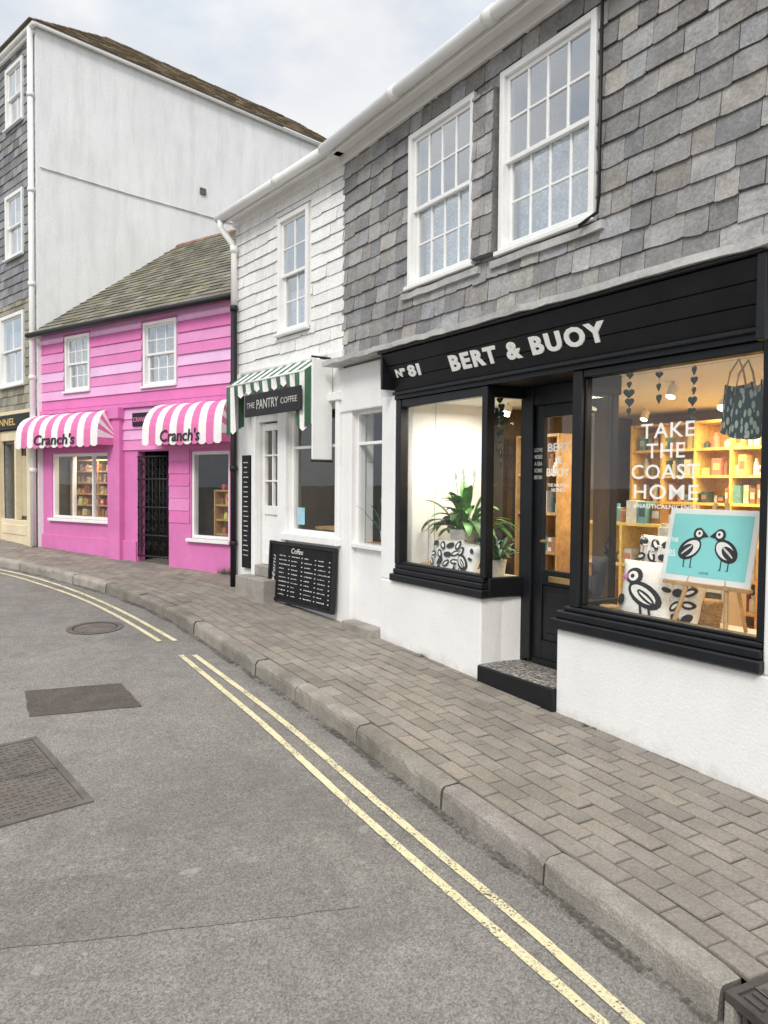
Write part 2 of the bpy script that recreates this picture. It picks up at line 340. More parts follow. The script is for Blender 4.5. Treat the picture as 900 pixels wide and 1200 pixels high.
# ------------------------------------------------------------------ window helper
def sash(parent,u0,u1,z0,z1,v,cols,rows,m='whitepaint',fw=.05,sill=True,glass='glassup',curtain='lace',rowsb=None,name="window",out=.02,ctop=1.0,lining='paleroom',sd=.04):
    b=MB(); rowsb=rowsb or rows
    zm=(z0+z1)/2
    b.box(u0,u0+fw,v-out,v+.09,z0,z1,m); b.box(u1-fw,u1,v-out,v+.09,z0,z1,m)
    b.box(u0+fw,u1-fw,v-out+.002,v+.09,z1-fw,z1,m); b.box(u0+fw,u1-fw,v-out+.002,v+.09,z0,z0+fw*.7,m)
    def one(q0,q1,vv,rw):
        s=.030; a0,a1=u0+fw,u1-fw
        b.box(a0,a0+s,vv,vv+.03,q0,q1,m); b.box(a1-s,a1,vv,vv+.03,q0,q1,m)
        b.box(a0+s,a1-s,vv+.001,vv+.029,q0,q0+s*1.1,m); b.box(a0+s,a1-s,vv+.001,vv+.029,q1-s,q1,m)
        for i in range(1,cols):
            x=a0+s+(a1-a0-2*s)*i/cols; b.box(x-.009,x+.009,vv+.004,vv+.026,q0+s,q1-s,m)
        for j in range(1,rw):
            y=q0+s+(q1-q0-2*s)*j/rw; b.box(a0+s,a1-s,vv+.006,vv+.024,y-.009,y+.009,m)
    one(zm-.02,z1-fw,v+.012,rows); one(z0+fw*.7,zm+.02,v+.044,rowsb)
    w=b.build(name,parent,bevel=.003)
    g=MB()
    for (q0,q1,vv,rw) in ((zm,z1-fw,v+.027,rows),(z0+fw*.7,zm,v+.059,rowsb)):
        for i in range(cols):
            for j in range(rw):
                a0=u0+fw+(u1-u0-2*fw)*i/cols; a1=u0+fw+(u1-u0-2*fw)*(i+1)/cols
                y0=q0+(q1-q0)*j/rw; y1=q0+(q1-q0)*(j+1)/rw
                t=U(-.0025,.0025); t2=U(-.0025,.0025)
                g.poly([(a0,vv-t,y0),(a1,vv+t,y0),(a1,vv+t+t2,y1),(a0,vv-t+t2,y1)],glass)
    g.build("glass_pane",w,merge=False)
    if curtain:
        c=MB(); n=40
        for zz0,zz1 in ((z0+.03,z0+(z1-z0)*ctop-.03),):
            pr=None
            for i in range(n+1):
                x=u0+.03+(u1-u0-.06)*i/n; y=v+.14+.014*math.sin(i*1.3)+.006*math.sin(i*2.9)
                if pr: c.poly([(pr[0],pr[1],zz0),(x,y,zz0),(x,y,zz1),(pr[0],pr[1],zz1)],curtain)
                pr=(x,y)
        c.build("curtain",w,smooth=True)
    d=MB(); d.box(u0-.02,u1+.02,v+.10,v+.6,z0-.02,z1+.02,lining); d.f.pop(2);d.m.pop(2);d.c.pop(2)
    d.build("room_lining",w)
    if sill:
        s=MB(); s.box(u0-.02,u1+.02,v-out-sd,v-out+.02,z0-.035,z0-.002,m); s.build("sill",w,bevel=.005)
    return w
def roombox(mb,u0,u1,v0,v1,z0,z1,mw,mf=None,mc=None,mR=None):
    mb.poly([(u0,v1,z0),(u1,v1,z0),(u1,v1,z1),(u0,v1,z1)],mw)
    mb.poly([(u0,v0,z0),(u0,v1,z0),(u0,v1,z1),(u0,v0,z1)],mw)
    if mR!='none': mb.poly([(u1,v0,z0),(u1,v1,z0),(u1,v1,z1),(u1,v0,z1)],mR or mw)
    mb.poly([(u0,v0,z0),(u1,v0,z0),(u1,v1,z0),(u0,v1,z0)],mf or mw)
    mb.poly([(u0,v0,z1),(u1,v0,z1),(u1,v1,z1),(u0,v1,z1)],mc or mw)
def gz(x,y): return SL*max(-8,min(y,17))
# ------------------------------------------------------------------ ground, road
def sheet(name,x0,x1,ys,off,m,label):
    b=MB(True)
    for i in range(len(ys)-1):
        a,c=ys[i],ys[i+1]
        b.poly([(x0,a,gz(0,a)+off),(x1,a,gz(0,a)+off),(x1,c,gz(0,c)+off),(x0,c,gz(0,c)+off)],m)
    return b.build(name,F=FW,label=label,cat=name,kind="structure")
sheet("ground",-400,400,[-400,-8,0,8,17,400],-.03,'earth',"flat grey open ground under the street")
sheet("road",-14,4,[-7.9,0,8,16.9],0,'asphalt',"worn grey asphalt road with patches")
KO=[(2.2,-2.2),(1.95,-.6),(1.62,.9),(1.34,1.8),(1.14,2.29),(1.03,2.55),(.83,2.93),(.51,3.46),(.11,4.18),(-.44,5.14),(-1.30,6.52),(-2.36,8.16),(-3.32,9.27),(-4.46,10.31),(-5.66,11.27),(-7.2,12.3),(-9.2,13.5),(-11.5,14.6)]
def catmull(P,n=12):
    out=[]
    P=[Vector(p) for p in P]
    for i in range(len(P)-1):
        p0=P[max(i-1,0)];p1=P[i];p2=P[i+1];p3=P[min(i+2,len(P)-1)]
        for k in range(n):
            t=k/n; out.append(.5*((2*p1)+(-p0+p2)*t+(2*p0-5*p1+4*p2-p3)*t*t+(-p0+3*p1-3*p2+p3)*t**3))
    out.append(P[-1]); return out
def resample(P,d):
    out=[P[0]]; acc=0
    for i in range(1,len(P)):
        a,b=P[i-1],P[i]; L=(b-a).length; pos=0
        while acc+(L-pos)>=d:
            pos+=d-acc; acc=0; out.append(a+(b-a)*(pos/L))
        acc+=L-pos
    return out
KP=resample(catmull(KO),.05)
for _ in range(60): KP=[KP[0]]+[(KP[i-1]+KP[i]*2+KP[i+1])/4 for i in range(1,len(KP)-1)]+[KP[-1]]
KT=[]
for i in range(len(KP)):
    a=KP[max(0,i-12)]; c=KP[min(len(KP)-1,i+12)]; KT.append((c-a).normalized())
KN=[Vector((t.y,-t.x)) for t in KT]
KL=(len(KP)-1)*.05
def kpt(s,o):
    x=max(0,min(s/.05,len(KP)-1.001)); i=int(x); f=x-i
    p=KP[i].lerp(KP[i+1],f); n=KN[i].lerp(KN[i+1],f); return p+n*o
def kq(s,o,h):
    q=kpt(s,o); return (q.x,q.y,gz(0,q.y)+h)
def s_at_y(y): return min(range(len(KP)),key=lambda i:abs(KP[i].y-y))*.05
sd0,sd1=s_at_y(2.16),s_at_y(2.42)
DW=.32; KW=.118
b=MB(True); s=0
while s<KL-.3:
    ln=U(.62,.95); e=min(s+ln,KL)
    if s<sd0 and e>sd0-.05: e=sd0-.01
    if s>=sd0-.02 and s<sd1: s=sd1+.01; continue
    t=U(.74,1.15); tt=(t,t*U(.97,1.0),t*U(.93,1)); dz=U(-.006,.006); do=U(-.006,.006)
    n=max(1,int((e-s)/.07)); g=.005
    prof=[(0.0,-.05),(0.003,.085),(.009,.108),(.024,CP+.002),(KW-.01,CP+.004),(KW,-.02)]
    cs=[s+g+(e-s-2*g)*i/n for i in range(n+1)]
    rows_=[]
    for ci,c in enumerate(cs):
        endk=.005 if ci in (0,n) else 0
        rows_.append([kq(c,o+do+(U(-.004,.004) if k in(1,2,3) else 0)+(endk if k in (1,2,3) else 0),h+dz+(U(-.003,.002) if k in (1,2,3) else 0)-(endk if k in (2,3,4) else 0)) for k,(o,h) in enumerate(prof)])
    for i in range(n):
        for k in range(len(prof)-1): b.poly([rows_[i][k],rows_[i+1][k],rows_[i+1][k+1],rows_[i][k+1]],'kerb',tt)
    for c in (rows_[0],rows_[-1]): b.poly(c,'kerb',tuple(q*.5 for q in tt))
    s=e
    if abs(e-(sd0-.01))<.001: s=sd1+.01
for i in range(int(KL/.3)):
    if not (i*.3+.3>sd0-.01 and i*.3<sd1+.01): b.poly([kq(i*.3,.012,.06),kq(i*.3+.3,.012,.06),kq(i*.3+.3,.14,.06),kq(i*.3,.14,.06)],'joint')
b.build("kerb",F=FW,label="pale grey granite kerb stones along the road",cat="kerb",kind="structure",merge=True)
e=thing("drain_grate","black cast iron gully inlet set into the kerb","drain",FW,kpt(sd0,0).x,kpt(sd0,0).y,gz(0,2.2),world=True)
def qbox(b,s0,s1,o0,o1,h0,h1,m):
    b.hexa([kq(s0,o0,h0),kq(s1,o0,h0),kq(s1,o1,h0),kq(s0,o1,h0),kq(s0,o0,h1),kq(s1,o0,h1),kq(s1,o1,h1),kq(s0,o1,h1)],m)
b=MB(True); T=CP-.004
qbox(b,sd0+.005,sd1-.005,.012,DW,.085,T-.009,'gratei')
qbox(b,sd0+.005,sd0+.03,.012,DW,T-.009,T,'gratei'); qbox(b,sd1-.03,sd1-.005,.012,DW,T-.009,T,'gratei'); qbox(b,sd0+.03,sd1-.03,DW-.025,DW,T-.009,T,'gratei'); qbox(b,sd0+.03,sd1-.03,.012,.035,T-.009,T,'gratei')
for i in range(7):
    o=.05+i*.036; qbox(b,sd0+.045,(sd0+sd1)/2-.012,o,o+.018,T-.009,T-.001,'gratei'); qbox(b,(sd0+sd1)/2+.012,sd1-.045,o,o+.018,T-.009,T-.001,'gratei')
qbox(b,sd0+.005,sd0+.04,.012,.15,-.02,.085,'kerb'); qbox(b,sd1-.04,sd1-.005,.012,.15,-.02,.085,'kerb')
qbox(b,sd0+.04,sd1-.04,.12,.15,-.02,.085,'ink')
for i in range(4):
    a=sd0+.07+i*(sd1-sd0-.12)/4; qbox(b,a,a+.016,.02,.04,0.0,.085,'gratei')
b.build("inlet_cover",e,bevel=.003)
b=MB(True)
for i in range(int(KL/.1)):
    a,c=i*.1,i*.1+.1
    if c>s_at_y(.3): b.poly([kq(a,.003,.0075),kq(c,.003,.0075),kq(c,-.05+.012*math.sin(c*7),.0075),kq(a,-.05+.012*math.sin(a*7),.0075)],'gutterdirt')
b.build("gutter_dirt",F=FW,label="thin dark dirt line along the kerb foot",cat="road dirt",kind="structure")
# paving
b=MB(True); w=.107; ln=.214; o=KW+.007; r=0
tones=[(1,1,1),(1.03,1.02,1.0),(.96,.96,.965),(.90,.893,.885),(1.05,1.03,1.0),(.99,.965,.94)]
while o<2.6:
    s=-(r%2)*ln*.5
    while s<KL:
        l2=ln; s0=max(s+.0025+U(0,.001),0); s1=min(s+l2-.0025,KL)
        if o<DW and s1>sd0 and s0<sd1:
            if s0<sd0-.05: s1=sd0-.003
            elif s1>sd1+.05: s0=sd1+.003
            else: s1=s0
        if s1-s0>.04:
            y=kpt(s0,0).y
            if y>.0:
                t=random.choice(tones); k=U(.88,1.08); t=tuple(c*k for c in t); dz=U(-.0025,.0025); dz2=dz+U(-.002,.002); dz3=dz+U(-.002,.002)
                o0,o1=o+.0025,o+w-.0025; bb=.004
                top=[kq(s0+bb,o0+bb,CP+dz),kq(s1-bb,o0+bb,CP+dz2),kq(s1-bb,o1-bb,CP+dz3),kq(s0+bb,o1-bb,CP+dz+dz3-dz2)]
                lo=[kq(s0,o0,CP+dz-.005),kq(s1,o0,CP+dz-.005),kq(s1,o1,CP+dz-.005),kq(s0,o1,CP+dz-.005)]
                b.poly(top,'paver',t)
                for i in range(4): b.poly([top[i],top[(i+1)%4],lo[(i+1)%4],lo[i]],'paver',tuple(c*.8 for c in t))
        s+=l2
    o+=w; r+=1
for i in range(int(KL/.3)):
    b.poly([kq(i*.3,KW-.002,CP-.006),kq(i*.3+.3,KW-.002,CP-.006),kq(i*.3+.3,2.7,CP-.006),kq(i*.3,2.7,CP-.006)],'joint')
b.build("pavement",F=FW,label="brown grey brick paved pavement along shops",cat="pavement",kind="structure",merge=False)
def strip(P,name,label,cat,m,w=.05,h=.004,wob=.02,n=12):
    Q=resample(catmull(P,n),.05); b=MB(True)
    for _ in range(12 if wob<.1 else 0): Q=[Q[0]]+[(Q[i-1]+Q[i]*2+Q[i+1])/4 for i in range(1,len(Q)-1)]+[Q[-1]]
    pr=None
    for i,p in enumerate(Q):
        t=(Q[min(i+1,len(Q)-1)]-Q[max(i-1,0)]).normalized(); nn=Vector((t.y,-t.x))*w/2
        cur=(p-nn*(1+U(-wob,wob)),p+nn*(1+U(-wob,wob)))
        if pr: b.poly([(q.x,q.y,gz(0,q.y)+h) for q in (pr[0],pr[1],cur[1],cur[0])],m)
        pr=cur
    b.build(name,F=FW,label=label,cat=cat,kind="structure")
for P in ([(1.45,.6),(1.15,1.45),(.93,2.02),(.71,2.41),(.48,2.80),(-.11,3.80),(-.85,5.12),(-1.76,6.64)],
          [(1.56,.66),(1.26,1.5),(1.05,2.02),(.82,2.41),(.58,2.87),(.01,3.86),(-.72,5.16),(-1.64,6.64)],
          [(-2.07,7.09),(-2.85,8.15),(-3.64,9.09),(-4.5,9.95),(-5.35,10.69),(-7,11.8),(-9,13)],
          [(-1.93,7.11),(-2.70,8.15),(-3.50,9.12),(-4.4,10.06),(-5.28,10.82),(-6.9,11.95),(-8.9,13.15)]):
    strip(P,"yellow_line","pale yellow no parking line on the road","road marking",'yellow',.044,.006,.07)
def quadpatch(P,h,m,name,label,cat,kind=None):
    b=MB(True)
    Q=[]
    for i in range(len(P)):
        a,c=Vector(P[i]),Vector(P[(i+1)%len(P)]); n=max(1,int((c-a).length/.08))
        for k in range(n): Q.append(a+(c-a)*k/n+(Vector((U(-.007,.007),U(-.007,.007))) if k else Vector((0,0))))
    b.poly([(q.x,q.y,gz(0,q.y)+h) for q in Q],m); return b.build(name,F=FW,origin=(P[0][0],P[0][1],gz(0,P[0][1])),label=label,cat=cat,kind=kind)
quadpatch([(-2.65,5.64),(-2.0,5.84),(-1.68,5.33),(-2.37,5.11)],.004,'patch',"road_patch","dark asphalt repair patch in the road","road patch","structure")
quadpatch([(-3.2,3.0),(-1.3,3.22),(-.25,3.38),(-.08,3.02),(-.6,2.90),(-1.4,2.74),(-3.2,2.5)],.0025,'patch2',"road_patch","smooth grey asphalt trench repair strip","road patch","structure")
def rectcover(c,ax,L,W,label):
    ax=Vector(ax).normalized(); ay=Vector((-ax.y,ax.x)); c=Vector(c)
    e=thing("manhole_cover",label,"manhole cover",FW,c.x,c.y,gz(0,c.y),world=True)
    def q(a,bb,h): p=c+ax*a+ay*bb; return (p.x,p.y,gz(0,p.y)+h)
    def bx(b,a0,a1,b0,b1,h0,h1,m): b.hexa([q(a0,b0,h0),q(a1,b0,h0),q(a1,b1,h0),q(a0,b1,h0),q(a0,b0,h1),q(a1,b0,h1),q(a1,b1,h1),q(a0,b1,h1)],m)
    b=MB(True)
    for s_ in (-1,1):
        bx(b,-L/2-.04,L/2+.04,s_*W/2-.018,s_*W/2+.018,-.01,.009,'castiron'); bx(b,s_*(L/2+.02)-.018,s_*(L/2+.02)+.018,-W/2+.018,W/2-.018,-.01,.0085,'castiron')
    b.build("frame",e)
    b=MB(True); bx(b,-L/2,L/2,-W/2+.02,W/2-.02,-.02,.004,'castiron')
    bx(b,-.010,.010,-W/2+.02,W/2-.02,-.005,.0095,'tar')
    nx=int(L/.045); ny=int(W/.045)
    for i in range(nx):
        for j in range(ny):
            a=-L/2+.02+i*(L-.04)/nx; bb=-W/2+.035+j*(W-.07)/ny
            if (i+j)%2: bx(b,a+.004,a+.038,bb+.012,bb+.024,.003,.008,'castiron')
            else: bx(b,a+.014,a+.026,bb+.002,bb+.034,.003,.008,'castiron')
    b.build("cover_plate",e)
rectcover((-2.03,4.16),(.62,-.78),1.02,.50,"rusty rectangular iron cover with raised tread in the road")
e=thing("manhole_cover","small round iron cover set in the asphalt","manhole cover",FW,-2.86,7.59,gz(0,7.59),world=True)
b=MB(True)
for k in range(32):
    a,c=k*2*math.pi/32,(k+1)*2*math.pi/32
    for r0,r1,h in ((.0,.2,.005),(.2,.215,.001),(.215,.27,.007)):
        P=[(-2.86+r0*math.cos(a),7.59+r0*math.sin(a)),(-2.86+r1*math.cos(a),7.59+r1*math.sin(a)),(-2.86+r1*math.cos(c),7.59+r1*math.sin(c)),(-2.86+r0*math.cos(c),7.59+r0*math.sin(c))]
        if r0==0: P=P[:3]
        b.poly([(x,y,gz(0,y)+h) for x,y in P],'castiron' if r0!=.2 else 'ink')
b.build("cover_plate",e)
# ================================================================== BLACK FASCIA SHOP
def tone_slate():
    k=U(.64,1.24); q=R()
    if q<.22: return (k*1.05,k*1.01,k*.95)
    if q<.32: return (k*.96,k*.985,k*1.04)
    if q<.37: return (k*1.22,k*1.2,k*1.12)
    return (k,k,k)
S=thing("shop_building","white and grey slate hung shop building with black shopfront","building",FB,0,0,.3)
W1=(1.20,2.09,3.50,4.74); W2=(2.38,3.25,3.50,4.74)
b=MB()
b.box(-2.6,1.46,0,.22,-.2,.925,'renderb'); b.box(-2.6,.05,.003,.22,.925,2.97,'render')
b.box(2.24,3.66,0,.20,-.2,1.02,'renderb'); b.box(3.44,3.66,.002,.2,1.02,2.62,'render')
b.hexa([(2.24,.2,-.2),(2.30,.2,-.2),(2.26,.40,-.2),(2.20,.40,-.2),(2.24,.2,1.02),(2.30,.2,1.02),(2.26,.40,1.02),(2.20,.40,1.02)],'renderb')
b.box(1.38,1.46,.22,.40,-.2,.92,'renderb')
b.box(4.20,4.45,-.002,.25,-.2,2.62,'renderb'); b.box(3.66,4.45,-.02,.3,2.54,2.96,'render')
b.box(3.66,4.20,.05,.3,-.2,1.27,'renderb')
b.build("wall",S,bevel=.012,seg=2)
b=MB()
wall_holes(b,-2.6,4.42,2.7,5.05,[W1,W2],.02,'slate',.1)
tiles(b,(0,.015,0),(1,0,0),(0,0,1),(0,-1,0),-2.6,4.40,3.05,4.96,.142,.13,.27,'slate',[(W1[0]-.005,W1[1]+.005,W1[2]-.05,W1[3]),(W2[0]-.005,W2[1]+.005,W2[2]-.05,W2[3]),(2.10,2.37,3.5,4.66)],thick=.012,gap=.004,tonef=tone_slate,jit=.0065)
b.box(2.12,2.35,-.04,.015,3.5,4.66,'slate',(.6,.6,.6))
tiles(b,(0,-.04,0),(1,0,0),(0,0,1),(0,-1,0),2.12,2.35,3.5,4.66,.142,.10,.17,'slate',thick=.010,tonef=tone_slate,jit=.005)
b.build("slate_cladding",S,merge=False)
sash(S,*W1,0.0,4,2,rowsb=2,fw=.045,out=.016,ctop=.55,sd=.025); sash(S,*W2,0.0,4,2,rowsb=2,fw=.045,out=.016,ctop=.55,sd=.025)
b=MB()
def wavy(b,u0,u1,v0,v1,z0,z1,m,a=.005,st=.12):
    n=max(1,int((u1-u0)/st)); pr=None
    for i in range(n+1):
        x=u0+(u1-u0)*i/n; q=U(-a,a); p=U(-a,a)
        cur=[(x,v0+q,z0+p),(x,v1,z0),(x,v1,z1),(x,v0+q,z1+p)]
        if pr:
            for k in range(4): b.poly([pr[k],pr[(k+1)%4],cur[(k+1)%4],cur[k]],m)
        else: b.poly(cur,m)
        pr=cur
    b.poly(pr,m)
for w in (W1,W2): wavy(b,w[0]-.08,w[1]+.08,-.022,.01,w[2]-.10,w[2]-.05,'lead')
wavy(b,-2.6,4.45,-.19,.02,2.978,3.02,'lead',.006); wavy(b,-2.6,4.45,-.03,.012,3.02,3.07,'lead',.006)
b.build("lead_flashing",S)
b=MB(); b.box(-2.6,4.43,-.16,.02,4.985,5.0,'whitepaint'); b.box(-2.6,4.43,-.03,.015,4.90,4.985,'whitepaint'); b.box(-2.6,4.43,-.175,-.16,4.93,5.05,'whitepaint')
b.build("soffit",S,bevel=.004)
b=MB(); b.tube([(-2.6,-.225,4.99),(4.40,-.225,4.99)],.05,'whitepaint',12)
for u in (-1.2,.3,1.9,3.1): b.tube([(u,-.225,4.99),(u+.09,-.225,4.99)],.058,'whitepaint',12)
b.build("gutter",S,smooth=True)
b=MB(); b.tube([(1.14,-.03,5.0),(1.14,-.03,3.6),(1.15,-.03,3.5),(1.28,-.05,3.45)],.011,'iron',6); b.build("cable",S,smooth=True)
b=MB(); b.hexa([(-2.6,-.18,5.03),(4.45,-.18,5.03),(4.45,3.4,7.35),(-2.6,3.4,7.35),(-2.6,-.18,5.06),(4.45,-.18,5.06),(4.45,3.4,7.40),(-2.6,3.4,7.40)],'slate_dark'); b.build("roof",S)
b=MB()
b.box(.04,1.485,-.045,.04,.935,1.00,'black'); b.box(.05,1.46,-.02,.10,1.00,1.05,'black'); b.box(.06,1.42,.01,.12,1.05,1.08,'black')
b.build("window_sill",S,bevel=.008)
b=MB(); b.box(2.20,3.46,-.035,.05,1.022,1.085,'black'); b.box(2.23,3.44,-.01,.08,1.085,1.13,'black'); b.box(2.24,3.44,.01,.09,1.13,1.17,'black')
b.hexa([(2.21,.05,1.022),(2.27,.05,1.022),(2.23,.42,1.022),(2.17,.42,1.022),(2.21,.05,1.17),(2.27,.05,1.17),(2.23,.42,1.17),(2.17,.42,1.17)],'black')
b.build("window_sill",S,bevel=.008)
b=MB(); b.box(1.30,1.38,.02,.12,1.08,2.58,'black'); b.box(.05,.10,.02,.12,1.08,2.58,'black'); b.box(.10,1.30,.03,.12,2.53,2.58,'black'); b.box(.10,1.30,.04,.11,1.08,1.10,'black')
b.box(1.31,1.37,.12,.40,2.45,2.58,'black'); b.box(1.33,1.37,.34,.40,.9,2.5,'black'); b.box(1.31,1.45,.12,.40,.90,1.12,'black')
b.box(1.285,1.30,.05,.10,1.10,2.53,'black'); b.box(.10,.112,.05,.10,1.10,2.53,'black')
sw=b.build("shop_window",S,bevel=.006)
b=MB(); b.poly([(.10,.07,1.09),(1.30,.07,1.09),(1.30,.07,2.53),(.10,.07,2.53)],'glass'); b.poly([(1.34,.12,1.12),(1.34,.34,1.12),(1.34,.34,2.45),(1.34,.12,2.45)],'glass'); b.build("glass_pane",sw,merge=False)
b=MB(); b.box(3.37,3.445,.01,.10,1.17,2.58,'black'); b.box(2.215,2.275,.01,.09,1.17,2.58,'black'); b.box(2.275,3.37,.02,.09,2.51,2.58,'black'); b.box(2.275,3.37,.02,.09,1.17,1.19,'black')
b.hexa([(2.225,.09,2.5),(2.265,.09,2.5),(2.23,.38,2.5),(2.19,.38,2.5),(2.225,.09,2.58),(2.265,.09,2.58),(2.23,.38,2.58),(2.19,.38,2.58)],'black')
b.box(2.17,2.24,.36,.42,.5,2.58,'black')
sw=b.build("shop_window",S,bevel=.006)
b=MB(); b.poly([(2.27,.05,1.18),(3.37,.05,1.18),(3.37,.05,2.52),(2.27,.05,2.52)],'glass'); b.poly([(2.245,.09,1.17),(2.205,.37,1.17),(2.205,.37,2.5),(2.245,.09,2.5)],'glass'); b.build("glass_pane",sw,merge=False)
b=MB(); b.box(.05,3.445,.0,.5,2.582,2.66,'black'); b.box(.05,3.445,.0,.05,2.66,2.96,'black')
b.build("shopfront_header",S)
b=MB(); b.box(2.09,2.17,.34,.42,.56,2.58,'black'); b.box(1.37,1.43,.34,.42,.56,2.58,'black'); b.box(1.43,2.09,.35,.42,2.44,2.58,'black')
b.box(2.00,2.09,.37,.41,.58,2.44,'black'); b.box(1.43,1.52,.37,.41,.58,2.44,'black'); b.box(1.52,2.0,.372,.408,2.35,2.44,'black'); b.box(1.52,2.0,.372,.408,1.13,1.24,'black')
b.box(1.43,2.09,.36,.42,.535,.58,'black')
b.box(1.52,2.0,.372,.408,.58,.72,'black'); b.box(1.52,2.0,.385,.4,.72,1.13,'black'); b.box(1.57,1.95,.378,.39,.78,1.07,'black')
d=b.build("door",S,bevel=.005)
b=MB(); b.poly([(1.52,.39,1.24),(2.0,.39,1.24),(2.0,.39,2.35),(1.52,.39,2.35)],'glass'); b.build("glass_pane",d)
b=MB(); b.box(1.60,1.92,.355,.372,1.155,1.20,'brass'); b.build("letter_plate",d,bevel=.005)
b=MB(); b.tube([(1.97,.372,1.45),(1.97,.33,1.45),(1.90,.33,1.45)],.009,'brass',8); b.build("handle",d)
text("BERT",1.97,1.75,2.10,2.16,.385,d,'white',bold=.02,ext=.001); text("&",1.88,1.83,2.01,2.07,.385,d,'white',bold=.02,ext=.001); text("BUOY",1.98,1.75,1.92,1.98,.385,d,'white',bold=.02,ext=.001)
text("THE NAUTICAL\nNICENESS",1.97,1.75,1.81,1.87,.385,d,'white',bold=.01,ext=.001)
b=MB(); b.box(1.46,2.24,-.03,.42,-.1,.53,'black'); b.poly([(1.462,-.025,.5345),(2.238,-.025,.5345),(2.238,.41,.5345),(1.462,.41,.5345)],'pebble')
b.build("door_step",S,bevel=.006)
b=MB(); b.box(3.66,4.20,-.10,.05,-.1,.565,'stone'); b.build("stone_step",S,bevel=.015,seg=2)
b=MB(); b.box(3.66,3.69,.06,.14,1.27,2.54,'whitepaint'); b.box(4.17,4.20,.06,.14,1.27,2.54,'whitepaint'); b.box(3.69,4.17,.065,.135,2.22,2.25,'whitepaint'); b.box(3.69,4.17,.065,.135,2.51,2.54,'whitepaint'); b.box(3.66,4.20,.0,.14,1.255,1.295,'whitepaint')
sw=b.build("window",S,bevel=.004)
b=MB(); b.poly([(3.69,.09,1.29),(4.17,.09,1.29),(4.17,.09,2.51),(3.69,.09,2.51)],'glass'); b.build("glass_pane",sw)
# interior
b=MB(); roombox(b,-.2,3.435,.43,3.0,.54,2.575,'creamwall','wood','whitewall','none')
b.poly([(3.435,.43,.54),(3.435,1.12,.54),(3.435,1.12,2.575),(3.435,.43,2.575)],'sidewall'); b.poly([(3.435,1.12,.54),(3.435,3.0,.54),(3.435,3.0,2.575),(3.435,1.12,2.575)],'room')
b.box(3.30,3.434,1.10,1.16,.54,2.57,'black')
b.poly([(3.44,.1,1.1),(3.44,.43,1.1),(3.44,.43,2.575),(3.44,.1,2.575)],'sidewall'); b.poly([(.045,.12,1.0),(.045,.43,1.0),(.045,.43,2.575),(.045,.12,2.575)],'creamwall')
b.poly([(-.2,.1,2.577),(1.35,.1,2.577),(1.35,.43,2.577),(-.2,.43,2.577)],'whitewall')
b.poly([(2.26,.1,2.579),(3.44,.1,2.579),(3.44,.43,2.579),(2.26,.43,2.579)],'whitewall')
b.box(.05,1.36,.12,.75,.95,1.0,'whitewall'); b.box(.05,1.36,.72,.75,.54,.95,'whitewall')
b.box(2.28,3.43,.1,.75,1.05,1.10,'whitewall'); b.box(2.28,3.43,.72,.75,.54,1.05,'whitewall')
b.build("interior",S,merge=False)
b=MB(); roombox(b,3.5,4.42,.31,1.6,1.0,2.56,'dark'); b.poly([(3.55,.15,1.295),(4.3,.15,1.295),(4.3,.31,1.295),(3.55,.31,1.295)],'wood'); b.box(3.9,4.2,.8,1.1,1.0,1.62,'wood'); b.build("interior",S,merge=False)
def lamp(F,u,v,z,e,col=(1,.80,.52),size=.5,name="ceiling_lamp"):
    ld=bpy.data.lights.new(name,'AREA'); ld.energy=e; ld.color=col; ld.size=size
    o=link(bpy.data.objects.new(name,ld)); o.matrix_world=F@Matrix.Translation(Vector((-u,v,z))); return o
lamp(FB,1.6,1.95,2.5,62,size=1.2,col=(1,.76,.42)); lamp(FB,.7,.55,2.5,9,size=.4,col=(1,.90,.75)); lamp(FB,2.85,.6,2.5,20,size=.5,col=(1,.95,.88))
for (u,v) in ((.5,1.1),(1.1,1.5),(1.6,1.9),(2.2,1.3),(.9,2.3),(2.6,2.2),(1.3,.9),(3.0,.9)):
    b=MB(); b.tube([(u,v,2.575),(u,v,2.53)],.012,'whitepaint',8); b.tube([(u,v,2.54),(u,v-.03,2.47)],.035,'whitepaint',12,True); b.tube([(u,v-.031,2.469),(u,v-.033,2.465)],.03,'bulb',12)
    b.build("ceiling_spotlight",F=FB,origin=(u,v,2.57),label="small round white ceiling spotlight inside the shop",cat="spotlight",group="ceiling spotlights in the shop")
